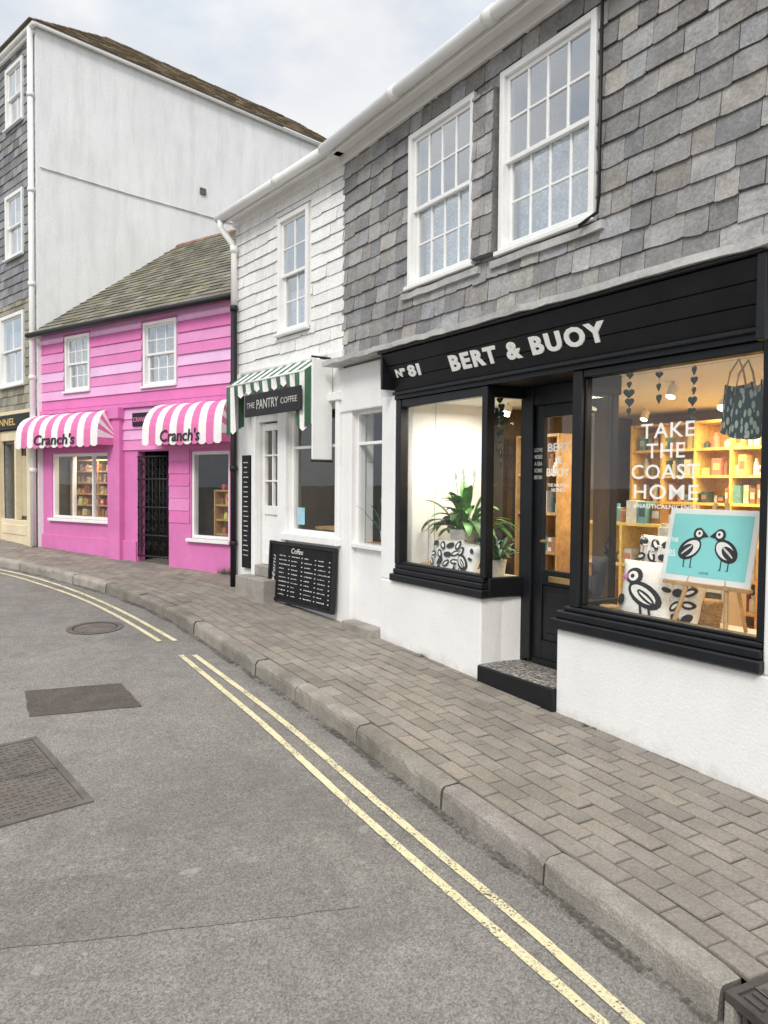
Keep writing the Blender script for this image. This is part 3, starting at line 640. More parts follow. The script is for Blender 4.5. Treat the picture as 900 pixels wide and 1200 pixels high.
def shelving(F,u0,u1,v0,v1,z0,z1,n,label,mw='woodlight',seed=1,cols=None,h=(.08,.2),div=3,den=.06):
    rnd=random.Random(seed)
    e=thing("display_shelf",label,"shelves",F,u0,v0,z0)
    b=MB(); b.box(u0,u1,v1-.02,v1,z0,z1,mw)
    for i in range(n+1):
        z=z0+(z1-z0)*i/n; b.box(u0+.02,u1-.02,v0,v1-.02,z-.012,z+.012,mw)
    for i in range(div+1):
        x=u0+(u1-u0)*i/div; b.box(x-.012,x+.012,v0-.003,v1-.021,z0-.012,z1+.012,mw)
    b.build("shelf",e)
    g=MB(); pal=cols or [(.8,.3,.2),(.9,.85,.7),(.2,.45,.5),(.85,.7,.3),(.9,.9,.88),(.08,.14,.16),(.5,.25,.15),(.75,.75,.7),(.35,.2,.1)]
    for i in range(n+1):
        z=z0+(z1-z0)*i/n+.013; x=u0+.04
        if i==n and z>2.2: break
        while x<u1-.12:
            w=rnd.uniform(.03,.10); hh=min(rnd.uniform(*h),(z1-z0)/n-.05); c=rnd.choice(pal); vv=v0+rnd.uniform(.01,.06)
            q=rnd.random()
            if q<.5:
                g.box(x,x+w,vv,vv+.1,z,z+hh,'goods',c)
                g.box(x+w*.15,x+w*.85,vv-.002,vv,z+hh*.3,z+hh*.7,'goods',rnd.choice(pal))
            else:
                g.tube([(x+w/2,vv+.05,z),(x+w/2,vv+.05,z+hh*.75),(x+w/2,vv+.05,z+hh*.8),(x+w/2,vv+.05,z+hh)],[w*.45,w*.45,w*.25,w*.25],'goods',10,True,c)
            x+=w+rnd.uniform(.005,den)
    g.build("packed_goods",e,merge=False,kind="stuff")
    return e
shelving(FB,.9,3.1,2.6,2.92,1.45,2.45,4,"warm yellow wooden wall shelves full of gifts",seed=3,div=6,h=(.06,.18),den=.05)
shelving(FB,1.0,2.9,2.2,2.55,.56,1.35,3,"low wooden shop shelves holding coastal gifts",'wood',seed=4,div=4,den=.03)
shelving(FB,.95,1.62,1.0,1.25,.56,1.46,3,"white painted low display shelves behind the window",'whitewall',seed=6,div=2,den=.02)
shelving(FB,1.75,2.5,1.35,1.6,.56,1.55,3,"wooden crate shelves stacked with shop goods",'woodlight',seed=16,div=2,den=.02)
shelving(FB,2.75,3.28,1.25,1.5,.56,2.3,5,"dark tall cabinet of gifts near the shop door",'wood',seed=18,div=2,den=.02)
b=MB(); b.box(1.66,1.72,.62,.68,.54,2.57,'whitepaint'); b.build("display_post",F=FB,origin=(1.69,.65,.54),label="white square post inside the shop window",cat="post",bevel=.004)
for (u,v,r,h) in ((.78,.58,.10,.16),(.20,.45,.09,.14),(1.25,.25,.06,.09)):
    b=MB()
    for k in range(7): b.tube([(u,v,1.0+h*k/7+.002),(u,v,1.0+h*(k+.5)/7),(u,v,1.0+h*(k+1)/7)],[r*(.8+.03*k),r*(.83+.03*k),r*(.8+.03*k)],'basket',18,k in(0,6))
    b.build("wicker_basket",F=FB,origin=(u,v,1.0),label="round brown wicker basket on the window display",cat="basket",group="wicker baskets in the window",smooth=True)
# glass lettering
e=thing("window_lettering","white vinyl slogan lettering stuck on the shop glass","lettering",FB,.7,.066,1.7)
for t,a,c,z0,z1 in (("TAKE",.87,.51,2.13,2.215),("THE",.83,.57,2.015,2.10),("COAST",.935,.475,1.895,1.98),("HOME",.915,.48,1.78,1.865),("#NAUTICALNICENESS",.915,.47,1.725,1.752)):
    text(t,a,c,z0,z1,.066,e,'white',bold=.008,ext=.001,spacing=1.1)
text("AS FEATURED IN THE",.86,.60,1.545,1.57,.066,e,'white',bold=.01,ext=.001); text("The Times",.84,.62,1.465,1.52,.066,e,'white',ext=.001)
e=thing("window_lettering","small dull white words listed on the door stile","lettering",FB,2.1,.385,1.7)
for i,t in enumerate(("LOVE","NICENESS","A SEA","SCONES","BRITAIN")):
    text(t,2.085,2.005,2.10-i*.05,2.128-i*.05,.364,e,'dullwhite',ext=.001)  # dull white words set just in front of the door stile
# ---------------- fascia sign
e=thing("shop_sign","long black fascia board with white raised shop name","shop sign",FB,1.7,-.05,2.65)
def fv(z): return .0-.13*(z-2.65)/.3
b=MB()
for i in range(3):
    z0=2.645+i*.103; z1=z0+.099
    b.hexa([(.03,fv(z0)-.012,z0),(3.43,fv(z0)-.012,z0),(3.43,-.001,z0),(.03,-.001,z0),(.03,fv(z1)-.012,z1),(3.43,fv(z1)-.012,z1),(3.43,-.001,z1),(.03,-.001,z1)],'black')
b.build("board",e,bevel=.004)
b=MB(); b.box(.0,3.47,-.17,-.0,2.955,2.974,'black'); b.box(3.43,3.455,-.14,.0,2.66,2.955,'black'); b.box(-.02,.03,-.16,.0,2.55,2.955,'black'); b.box(.0,3.44,-.03,-.0,2.615,2.643,'black')
b.build("moulding",e,bevel=.005)
def mf(uL,uR,z0,z1):
    return lambda a,bb,c:(-(uL+(uR-uL)*a),fv(z0+(z1-z0)*bb)-.013-.008*c,z0+(z1-z0)*bb)
text("BERT & BUOY",0,0,0,0,0,e,'white',bold=.045,mapf=mf(2.56,1.03,2.712,2.828),spacing=1.25)
text("81",0,0,0,0,0,e,'white',bold=.04,mapf=mf(3.13,2.96,2.735,2.825)); text("Nº",0,0,0,0,0,e,'white',bold=.03,mapf=mf(3.31,3.17,2.75,2.815))
# ---------------- display objects
def heart(b,c,s,m,yaw=0):
    P=[]
    for k in range(24):
        t=k*2*math.pi/24; P.append((16*math.sin(t)**3/17,(13*math.cos(t)-5*math.cos(2*t)-2*math.cos(3*t)-math.cos(4*t))/17))
    cy,sy=math.cos(yaw),math.sin(yaw)
    b.prism(P,lambda a,q,d:(c[0]+a*s*cy-d*sy,c[1]+a*s*sy+d*cy,c[2]+q*s),-.004,.004,m)
def garland(u,v,z0,z1,n,s,lab="string of dark green felt hearts hanging in the window"):
    b=MB(); b.tube([(u,v,z1),(u+.005,v,z0)],.0015,'string',4)
    for i in range(n): heart(b,(u+U(-.006,.006),v,z0+(z1-z0)*(i+.3)/n),s*U(.7,1.2),'heart',yaw=U(-.6,.6))
    b.build("heart_garland",F=FB,origin=(u,v,z1),label=lab,cat="garland",group="heart garlands in the shop window")
for u,v,z0,z1,n in ((1.08,.2,2.30,2.57,5),(.90,.25,2.36,2.57,3),(.70,.3,2.22,2.57,6),(.14,.22,2.1,2.57,7)):
    garland(u,v,z0,z1,n,.030)
garland(2.37,.28,2.0,2.56,9,.030); garland(2.46,.34,2.1,2.56,7,.028)
def cushion(F,c,s,ry,tilt,deco,label):
    e=thing("cushion",label,"cushion",F,c[0],c[1],c[2]-s/2)
    b=MB(); n=12
    ca,sa=math.cos(ry),math.sin(ry)
    def P(a,q,d):
        y=d+q*math.tan(tilt); return (c[0]+a*ca+y*sa,c[1]+y*ca-a*sa,c[2]+q)
    def th(i,j):
        x=i/n*2-1;y=j/n*2-1; return .075*s/.38*max(0,((1-x**4)*(1-y**4)))**.6
    def g(i,j):
        x=i/n*2-1;y=j/n*2-1
        return x*s/2*(1-.05*(1-y*y)),y*s/2*(1-.05*(1-x*x))
    for i in range(n):
        for j in range(n):
            for sg in (-1,1):
                b.poly([P(*g(a,q),sg*th(a,q)) for a,q in ((i,j),(i+1,j),(i+1,j+1),(i,j+1))],'cush')
    b.build("cover",e,smooth=True)
    d=MB(); layer=[0]
    def surf(x,y):
        return P(x*s/2,y*s/2,-(.075*s/.38*(max(0,(1-x**4))*max(0,(1-y**4)))**.6)-.003-.0012*layer[0])
    def patch(poly,m='ink'):
        layer[0]+=1
        cx=sum(p[0] for p in poly)/len(poly); cy=sum(p[1] for p in poly)/len(poly); k=4
        for i in range(len(poly)):
            p,q=poly[i],poly[(i+1)%len(poly)]
            for j in range(k):
                t0,t1=j/k,(j+1)/k
                L=lambda t,r:(cx+(r[0]-cx)*t,cy+(r[1]-cy)*t)
                if j==0: pts=[surf(cx,cy),surf(*L(t1,p)),surf(*L(t1,q))]
                else: pts=[surf(*L(t0,p)),surf(*L(t1,p)),surf(*L(t1,q)),surf(*L(t0,q))]
                d.poly(pts,m)
    deco(patch); d.build("printed_pattern",e,merge=False,kind="stuff")
    return e
def ell(cx,cy,a,b_,rot=0,n=16):
    return [(cx+a*math.cos(t)*math.cos(rot)-b_*math.sin(t)*math.sin(rot),cy+a*math.cos(t)*math.sin(rot)+b_*math.sin(t)*math.cos(rot)) for t in [k*2*math.pi/n for k in range(n)]]
def deco_bird(p):
    p(ell(-.05,-.1,.66,.36,.5)); p(ell(-.0,-.08,.50,.22,.5),'cush'); p(ell(-.1,-.15,.38,.12,.6)); p(ell(-.1,-.15,.3,.04,.6),'cush'); p(ell(.38,.5,.30,.27)); p(ell(.42,.5,.18,.16),'cush'); p(ell(.44,.5,.07,.07)); p([(.62,.6),(.93,.42),(.62,.36)],'fabp')
    p([(-.3,-.5),(-.22,-.5),(-.24,-.88),(-.34,-.88)]); p([(0,-.42),(.08,-.42),(.06,-.88),(-.04,-.88)])
    p(ell(-.7,.6,.18,.10,.8)); p(ell(-.75,.15,.15,.08,.4)); p(ell(.75,-.3,.14,.2,.3)); p(ell(.55,-.75,.22,.08,.3))
def deco_abs(p):
    rr=random.Random(5)
    for i in range(4):
        for j in range(4):
            x=-.72+i*.48+rr.uniform(-.06,.06); y=-.72+j*.48+rr.uniform(-.06,.06); a=rr.uniform(0,3)
            p(ell(x,y,.25,.15,a))
            if rr.random()<.65: p(ell(x,y,.15,.06,a),'cush')
cushion(FB,(1.08,.42,1.19),.38,.25,.25,deco_bird,"white cushion printed with a bold black seabird")
cushion(FB,(.90,.50,1.17),.34,-.1,.3,deco_abs,"white cushion printed with bold black shapes")
cushion(FB,(1.16,.66,1.36),.34,.2,.25,deco_abs,"white cushion with black abstract print leaning behind")
cushion(FB,(3.02,.28,1.25),.30,.3,.3,deco_abs,"black and white patterned cushion on the window shelf")
cushion(FB,(2.78,.30,1.24),.28,-.1,.3,deco_bird,"white cushion with black bird print on the shelf")
cushion(FB,(2.9,.52,1.30),.30,.1,.3,deco_abs,"patterned cushion leaning behind the other shelf cushions")
e=thing("display_easel","wooden easel standing in the window with a picture","easel",FB,.56,.35,1.0)
b=MB(); b.tube([(.72,.16,1.0),(.575,.36,1.76)],.013,'wood',6); b.tube([(.36,.16,1.0),(.505,.36,1.76)],.013,'wood',6); b.tube([(.54,.62,1.0),(.54,.38,1.72)],.012,'wood',6); b.box(.28,.82,.22,.27,1.285,1.305,'wood'); b.build("easel_stand",e)
e=thing("art_print","turquoise print of two black and white birds on easel","picture",FB,.56,.25,1.31)
def pm(a,q,d): return (.56-a*.57,.235+q*.09-d,1.31+q*.415)
def ppoly(b,P,m,d): b.poly([pm(x,y,d) for x,y in P],m)
b=MB(); b.prism([(-.5,0),(.5,0),(.5,1),(-.5,1)],lambda a,q,d:pm(a,q,d),-.008,.004,'paper'); b.build("card",e)
b=MB(); ppoly(b,[(-.445,.08),(.445,.08),(.445,.93),(-.445,.93)],'teal',.006)
def bird(b,cx,sg):
    E=lambda x,y,a,q,r=0:[(cx+sg*px*.70,py) for px,py in ell(x,y,a,q,r,20)]
    ppoly(b,E(0,.45,.20,.135,.55),'ink',.008); ppoly(b,E(.015,.455,.16,.098,.55),'paper',.009)
    ppoly(b,E(-.05,.42,.13,.075,.6),'ink',.010)
    for k in range(3): ppoly(b,E(-.06+.03*k,.40+.02*k+.02,.078-.01*k,.012,.75),'paper',.0112)
    ppoly(b,E(.12,.66,.085,.085),'ink',.0105); ppoly(b,E(.13,.665,.055,.05),'paper',.0115); ppoly(b,E(.135,.67,.020,.020),'ink',.0125)
    ppoly(b,[(cx+sg*.135,.71),(cx+sg*.20,.63),(cx+sg*.135,.61)],'ink',.010)
    for k in (-.05,.03): ppoly(b,[(cx+sg*k,.34),(cx+sg*(k+.012),.34),(cx+sg*(k+.012),.20),(cx+sg*(k+.04),.195),(cx+sg*k,.19)],'ink',.008)
bird(b,-.205,1); bird(b,.205,-1)
b.build("printed_picture",e,merge=False)
text("LOVE",0,0,0,0,0,e,'ink',mapf=lambda a,q,c:((-(.56-(-.05+.10*a)*.57)*1.0),.235+(.12+.03*q)*.09-.008,1.31+(.12+.03*q)*.415))
for u,v,z in ((.44,.34,2.41),(.32,.24,2.38),(.20,.30,2.41)):
    e=thing("tote_bag","dark leaf print bag hanging from the ceiling","bag",FB,u,v,z-.3,group="patterned bags hanging in the window")
    b=MB(); n=8
    for i in range(n):
        a0,a1=i/n*2-1,(i+1)/n*2-1
        def q(a,t): w=.082+.022*t; return (u+a*w,v-.045*(1-a*a)*(.4+.6*t)+.008*math.sin(a*7),z-.25*t-(.02*(1-a*a) if t==1 else 0)+.02*a*a*(1-t))
        def q2(a,t): p=q(a,t); return (p[0],2*v-p[1]+.002,p[2])
        for t0,t1 in ((0,.33),(.33,.66),(.66,1)):
            b.poly([q(a0,t0),q(a1,t0),q(a1,t1),q(a0,t1)],'bag'); b.poly([q2(a0,t0),q2(a1,t0),q2(a1,t1),q2(a0,t1)],'bag')
    b.build("bag_body",e,smooth=True)
    b=MB()
    b.tube([(u-.06,v-.02,z-.02),(u-.04,v-.02,z+.08),(u,v,z+.15),(u+.04,v-.02,z+.08),(u+.06,v-.02,z-.02)],.006,'strap',6); b.build("strap",e,smooth=True)
def plant(F,c,n,L,wd,h,label,m='leaf',potr=.07,poth=.13,flowers=0,name="potted_plant",droop=.5,pot=True,elr=(.55,1.35)):
    e=thing(name,label,"plant",F,*c)
    if pot:
        b=MB(); u,v,z=c; b.tube([(u,v,z),(u,v,z+poth*.9),(u,v,z+poth),(u,v,z+poth-.01)],[potr*.75,potr,potr*1.06,potr*.9],'pot',16); b.build("pot",e,smooth=True)
    b=MB(); z=c[2]+(poth*.85 if pot else 0)
    for k in range(n):
        az=k*2.4+U(-.3,.3); el=U(*elr); ll=L*U(.6,1.15); st=h*U(.3,1.2)
        base=Vector((c[0]+U(-.02,.02),c[1]+U(-.02,.02),z)); d=Vector((math.cos(az)*math.cos(el),math.sin(az)*math.cos(el)*.75,math.sin(el))).normalized()
        stem=base+d*st; b.tube([base,stem],.003,m,5,False,(.8,.9,.7))
        t=U(.5,1.9); tt=(t,t*U(.95,1.1),t*.9); side=d.cross(Vector((0,0,1))).normalized(); p=stem; dd=d.copy(); seg=7; prev=None; dr=droop*U(.6,1.5)
        for i in range(seg+1):
            f=i/seg; w=wd*max(0,math.sin(math.pi*min(1,f*.93+.04)))**.8*.5
            up=dd.cross(side).normalized()
            cur=(p-side*w-up*w*.3,p,p+side*w-up*w*.3)
            if prev:
                b.poly([prev[0],prev[1],cur[1],cur[0]],m,tt); b.poly([prev[1],prev[2],cur[2],cur[1]],m,tuple(q*.85 for q in tt))
            prev=cur; p=p+dd*(ll/seg); dd=(dd+Vector((0,0,-dr/seg*1.6))).normalized()
    b.build("foliage",e,smooth=True)
    if flowers:
        b=MB()
        for k in range(flowers):
            p=Vector(c)+Vector((U(-.1,.1),U(-.08,.08),poth+h+L*U(.6,.95))); b.tube([Vector(c)+Vector((0,0,poth*.8)),p],.003,m,5); b.poly([p,p+Vector((.03,0,.03)),p+Vector((.01,0,.09)),p+Vector((-.02,0,.04))],'petal')
        b.build("flower",e)
    return e
plant(FB,(3.02,.44,1.10),62,.32,.085,.18,"leafy green lily in a pot inside the window",poth=.38,potr=.12,flowers=4,droop=1.0,elr=(.35,1.35))
plant(FB,(2.50,.36,1.10),60,.18,.035,.12,"blue green bushy plant in a small pot",m='leaf2',poth=.17,potr=.08,droop=.9)
plant(FB,(3.95,.22,1.295),22,.12,.02,.22,"small dried flower arrangement inside the window",m='leaf2',poth=.12,potr=.04,name="flower_vase")
plant(FB,(.16,.5,1.9),30,.14,.03,.06,"trailing green plant beside the window",poth=.1,potr=.06,droop=1.4)
e=thing("model_boat","small wooden model sailing boat with cream sails","model boat",FB,3.26,.24,1.10)
b=MB(); b.tube([(3.16,.24,1.17),(3.2,.24,1.155),(3.26,.24,1.15),(3.32,.24,1.155),(3.37,.24,1.17)],[.004,.025,.032,.025,.004],'wood',10); b.box(3.22,3.30,.225,.255,1.10,1.125,'wood'); b.build("hull",e,smooth=False)
b=MB(); b.tube([(3.26,.24,1.16),(3.26,.24,1.55)],.004,'wood',6); b.build("mast",e)
b=MB(); b.poly([(3.255,.24,1.2),(3.255,.24,1.54),(3.15,.23,1.21)],'cush'); b.poly([(3.27,.24,1.2),(3.27,.24,1.48),(3.36,.25,1.2)],'cush'); b.build("sail",e)
# ================================================================== WHITE CAFE BUILDING
S=thing("cafe_building","white painted slate hung cafe building with green awning","building",FP,0,0,.5)
WP=(.66,1.30,3.48,4.72)
def tone_white(): k=U(.90,1.04); return (k,k,k*.99)
b=MB(); wall_holes(b,.0,2.36,3.0,5.0,[WP],.02,'whiteslate',.1)
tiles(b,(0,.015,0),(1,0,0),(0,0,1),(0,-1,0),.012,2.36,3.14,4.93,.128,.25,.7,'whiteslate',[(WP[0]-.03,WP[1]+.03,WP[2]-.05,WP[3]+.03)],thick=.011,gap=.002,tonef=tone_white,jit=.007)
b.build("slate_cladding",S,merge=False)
sash(S,*WP,0,2,2,fw=.05,ctop=.4,rowsb=2)
b=MB()
H=[(.09,1.05,1.33,2.66),(1.25,1.76,.72,2.55)]
wall_holes(b,.0,2.36,-.1,3.14,H,0,'render',.1)
b.poly([(2.36,0,-.1),(2.36,5,-.1),(2.36,5,5.0),(2.36,0,5.0)],'render')
b.poly([(2.36,0,5.0),(2.36,5,5.0),(2.36,2.6,6.7)],'render')
b.build("wall",S,merge=False)
b=MB(); b.box(1.06,1.24,-.04,0.0,.55,2.62,'whitepaint'); b.box(1.77,1.86,-.04,0,.6,2.62,'whitepaint'); b.box(.03,.09,-.04,0,1.25,2.68,'whitepaint'); b.box(.0,1.9,-.06,0,2.66,2.74,'whitepaint'); b.box(.02,1.12,-.07,0,1.25,1.325,'whitepaint'); b.box(0,2.36,-.03,.01,3.06,3.14,'whitepaint')
b.build("shopfront_trim",S,bevel=.006)
b=MB(); b.box(.09,.13,.03,.09,1.33,2.66,'whitepaint'); b.box(1.0,1.05,.03,.09,1.33,2.66,'whitepaint'); b.box(.13,1.0,.035,.085,2.6,2.66,'whitepaint'); b.box(.13,1.0,.035,.085,1.33,1.37,'whitepaint'); b.box(.13,1.0,.04,.08,2.22,2.25,'whitepaint')
sw=b.build("shop_window",S,bevel=.004)
b=MB(); b.poly([(.12,.06,1.35),(1.02,.06,1.35),(1.02,.06,2.62),(.12,.06,2.62)],'glass'); b.build("glass_pane",sw)
b=MB(); b.box(1.27,1.33,.04,.09,.93,2.53,'whitepaint'); b.box(1.68,1.74,.04,.09,.93,2.53,'whitepaint')
for z0,z1 in ((.93,1.05),(1.5,1.6),(2.45,2.53)): b.box(1.33,1.68,.042,.088,z0,z1,'whitepaint')
b.box(1.33,1.68,.06,.08,1.05,1.5,'whitepaint'); b.box(1.495,1.515,.045,.085,1.6,2.45,'whitepaint')
for z in (1.88,2.17): b.box(1.33,1.68,.046,.084,z-.01,z+.01,'whitepaint')
d=b.build("door",S,bevel=.004)
b=MB(); b.poly([(1.33,.07,1.6),(1.68,.07,1.6),(1.68,.07,2.45),(1.33,.07,2.45)],'glass'); b.build("glass_pane",d)
b=MB(); b.tube([(1.31,.04,1.5),(1.31,-.01,1.5),(1.36,-.01,1.5)],.009,'brass',8); b.build("handle",d)
b=MB(); b.box(1.22,1.9,-.22,.03,-.1,.80,'stone'); b.box(1.25,1.76,-.05,.08,.80,.925,'stone'); b.build("door_step",S,bevel=.012,seg=2)
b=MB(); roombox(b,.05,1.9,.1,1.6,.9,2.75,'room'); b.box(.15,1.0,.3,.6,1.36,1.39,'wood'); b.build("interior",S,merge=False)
shelving(FP,.2,1.6,1.3,1.55,1.2,2.4,3,"wooden cafe shelves with cups and jars",'wood',seed=21,div=3)
lamp(FP,.9,1.0,2.6,5,size=.3)
for u in (.35,.75):
    b=MB(); b.tube([(u,.55,2.74),(u,.55,2.42)],.004,'iron',5); b.tube([(u,.55,2.42),(u,.55,2.38),(u,.55,2.32)],[.02,.06,.09],'iron',14,False); b.tube([(u,.55,2.36),(u,.55,2.33)],.025,'bulb',10)
    b.build("pendant_lamp",F=FP,origin=(u,.55,2.74),label="small black pendant lamp hanging in cafe",cat="lamp",group="pendant lamps in the cafe")
b=MB(); b.box(-.02,2.40,-.15,.02,4.985,5.0,'whitepaint'); b.box(-.02,2.40,-.02,.015,4.92,4.985,'whitepaint'); b.box(-.02,2.40,-.155,-.14,4.93,5.04,'whitepaint'); b.build("soffit",S)
b=MB(); b.tube([(-.08,-.205,4.985),(2.42,-.205,4.985)],.05,'whitepaint',12); b.tube([(.9,-.205,4.985),(1.0,-.205,4.985)],.058,'whitepaint',12); b.build("gutter",S,smooth=True)
b=MB(); b.tube([(2.34,-.205,4.96),(2.34,-.205,4.86),(2.30,-.08,4.70),(2.28,-.06,4.6),(2.28,-.06,3.95)],.036,'whitepaint',10); b.tube([(2.28,-.06,4.66),(2.28,-.06,4.58)],.046,'whitepaint',10)
b.build("drainpipe",S,smooth=True)
b=MB(); b.tube([(2.28,-.06,3.95),(2.28,-.06,.6)],.038,'iron',10); b.tube([(2.38,-.02,3.6),(2.38,-.02,.62)],.03,'iron',10)
for z in (3.9,3.0,2.0,1.1): b.tube([(2.28,-.06,z),(2.28,-.06,z+.06)],.047,'iron',10)
b.build("drainpipe",S,smooth=True,label="black lower drainpipe")
b=MB(); b.hexa([(0,-.17,5.02),(2.44,-.17,5.02),(2.44,2.8,7.0),(0,2.8,7.0),(0,-.17,5.055),(2.44,-.17,5.055),(2.44,2.8,7.05),(0,2.8,7.05)],'slate_dark'); b.build("roof",S)
e=thing("awning","green and white striped canvas awning over the cafe front","awning",FP,1.2,0,3.1)
b=MB(); ns=18; u0,u1=.28,2.03
for i in range(ns):
    a0=u0+(u1-u0)*i/ns; a1=u0+(u1-u0)*(i+1)/ns; m='fabg' if i%2 else 'fabw'
    b.poly([(a0,-.045,3.12),(a1,-.045,3.12),(a1,-.27,2.96),(a0,-.27,2.96)],m)
    lo=2.83+.02*math.sin(i*2.1); wing=(i<2 or i>=ns-2)
    if wing: lo=2.38+(.04 if i in(1,ns-2) else 0)
    b.poly([(a0,-.27,2.96),(a1,-.27,2.96),(a1,-.265+.02*(i%2),lo+.02),((a0+a1)/2,-.26,lo-.012),(a0,-.265+.02*((i+1)%2),lo+.02)],m)
for uu in (u0,u1):
    for k in range(3):
        v0,v1=-.27+k*.075,-.27+(k+1)*.075; z0=2.96+k*.053; z1=2.96+(k+1)*.053
        b.poly([(uu,v0,z0),(uu,v1,z1),(uu,v1,2.44+k*.04),(uu,v0,2.40+k*.04)],'fabg' if k%2==0 else 'fabw')
b.build("canvas",e,merge=False)
b=MB(); b.tube([(u0-.03,-.05,3.12),(u1+.03,-.05,3.12)],.032,'whitepaint',10); b.tube([(u0,-.265,2.955),(u1,-.265,2.955)],.012,'whitepaint',8); b.build("roller",e,smooth=True)
e=thing("cafe_sign","dark grey hanging board with pale cafe lettering","sign",FP,.9,-.28,2.55)
b=MB(); b.box(.30,1.50,-.305,-.285,2.57,2.81,'iron'); b.build("board",e,bevel=.004)
text("THE",1.44,1.26,2.66,2.72,-.306,e,'dullwhite',ext=.002,bold=.0); text("PANTRY",1.21,.74,2.64,2.74,-.306,e,'dullwhite',ext=.002,bold=.0); text("COFFEE",.69,.36,2.66,2.72,-.306,e,'dullwhite',ext=.002,bold=.0)
e=thing("banner_board","plain white hanging banner fixed to the wall edge on","banner",FP,.2,-.1,2.07)
b=MB(); b.box(.185,.205,-.235,-.01,2.09,3.06,'whitepaint'); b.build("panel",e,bevel=.004)
for z in (3.08,2.075):
    b=MB(); b.tube([(.195,0,z),(.195,-.245,z)],.01,'iron',6); b.build("bracket",e)
e=thing("menu_board","black chalk menu board fixed low on the cafe wall","menu board",FP,.7,-.1,.55)
def cv(z): return -.075+.03*(z-.6)/.62
def slab(b,u0,u1,z0,z1,d0,d1,m): b.hexa([(u0,cv(z0)-d0,z0),(u1,cv(z0)-d0,z0),(u1,cv(z0)-d1,z0),(u0,cv(z0)-d1,z0),(u0,cv(z1)-d0,z1),(u1,cv(z1)-d0,z1),(u1,cv(z1)-d1,z1),(u0,cv(z1)-d1,z1)],m)
b=MB(); slab(b,.05,1.37,.60,1.22,0,-.02,'blackboard'); b.build("board",e)
b=MB(); slab(b,.05,1.37,1.195,1.225,.012,-.02,'iron'); slab(b,.05,1.37,.585,.61,.012,-.02,'iron'); slab(b,.045,.075,.585,1.225,.014,-.02,'iron'); slab(b,1.345,1.375,.585,1.225,.014,-.02,'iron'); b.build("frame",e)
cm=lambda uL,uR,z0,z1:(lambda a,q,c:(-(uL+(uR-uL)*a),cv(z0+(z1-z0)*q)-.002-.001*c,z0+(z1-z0)*q))
text("Coffee",0,0,0,0,0,e,'chalk',mapf=cm(.90,.66,1.115,1.17),shear=.2)
def rotm(a,q,c):
    z=.78+a*.30; u=1.235+.065*q; return (-u,cv(z)-.003,z)
text("Menu",0,0,0,0,0,e,'chalk',mapf=rotm,shear=.2,bold=.01)
b=MB()
for col in range(4):
    uu=1.15-col*.265
    for r in range(10):
        z=1.075-r*.046
        if z<.64: break
        x=uu; en=uu-U(.07,.17)
        while x>en:
            w=U(.008,.024); h=U(.006,.012); b.poly([(x,cv(z)-.003,z),(x-w,cv(z)-.003,z+U(-.002,.002)),(x-w,cv(z+h)-.003,z+h*U(.6,1)),(x,cv(z+h)-.003,z+h)],'chalk'); x-=w+U(.005,.012)
        b.poly([(uu-.2,cv(z)-.003,z),(uu-.222,cv(z)-.003,z),(uu-.222,cv(z+.01)-.003,z+.010),(uu-.2,cv(z+.01)-.003,z+.009)],'chalk')
b.build("chalk_marks",e,merge=False,kind="stuff")
e=thing("wall_sign","tall narrow black sign with small white writing","sign",FP,1.97,-.02,.86)
b=MB(); b.box(1.89,2.09,-.045,-.002,.86,2.18,'blackboard'); b.build("board",e,bevel=.003)
b=MB()
for r in range(20):
    z=2.09-r*.057; w=U(.03,.06); x=1.99+w
    while x>1.99-w: q=U(.008,.02); b.poly([(x,-.047,z),(x-q,-.047,z),(x-q,-.047,z+U(.006,.012)),(x,-.047,z+.010)],'chalk'); x-=q+.006
b.build("chalk_marks",e,merge=False,kind="stuff")
b=MB(); b.box(.80,.95,.045,.052,1.42,1.60,'stickers'); b.build("window_notice",F=FP,origin=(.8,.05,1.4),label="small blue notice stuck inside the cafe window",cat="notice")
# ================================================================== PINK HOUSE
S=thing("pink_house","pink boarded sweet shop with slate roof and striped awnings","house",FK,0,0,.65)
WA=(3.17,3.83,3.27,4.13); WB=(1.14,1.87,3.22,4.12)
SWL=(2.64,4.24,1.27,2.30); GT=(1.32,2.01,.5,2.30); SWR=(.10,.86,1.10,2.28)
b=MB(); wall_holes(b,-.3,4.56,.2,4.22,[WA,WB,SWL,GT,SWR],0,'pink',.12)
b.box(2.33,2.62,-.09,0,.3,2.93,'pink'); b.box(2.30,2.65,-.13,0,2.78,2.95,'pink'); b.box(-.1,4.56,-.05,0,2.93,2.99,'pink')
b.box(2.03,4.56,-.03,0,.3,1.0,'pink')
b.build("wall",S,bevel=.006)
BT=[(1,1,1),(1.05,1.55,1.25),(.96,.70,.85),(1.03,1.2,1.1),(.98,.85,.93),(1.06,1.85,1.38)]
b=MB(); r=0; z=3.0
while z<4.19:
    t=BT[(r*5+2)%6]; hi=min(z+.15,4.2)
    tiles(b,(0,-.002,0),(1,0,0),(0,0,1),(0,-1,0),-.2,4.56,z,hi,.15,5,6,'pinkboard',[(WA[0]-.03,WA[1]+.03,WA[2]-.04,WA[3]+.03),(WB[0]-.03,WB[1]+.03,WB[2]-.04,WB[3]+.03)],thick=.018,gap=0,tonef=lambda:t,jit=0)
    z+=.15; r+=1
z=2.32
while z<2.9:
    t=BT[int(R()*6)%4]; tiles(b,(0,-.002,0),(1,0,0),(0,0,1),(0,-1,0),.0,2.33,z,min(z+.15,2.92),.15,5,6,'pinkboard',[],thick=.014,gap=0,tonef=lambda:t,jit=0); z+=.15
z=1.3
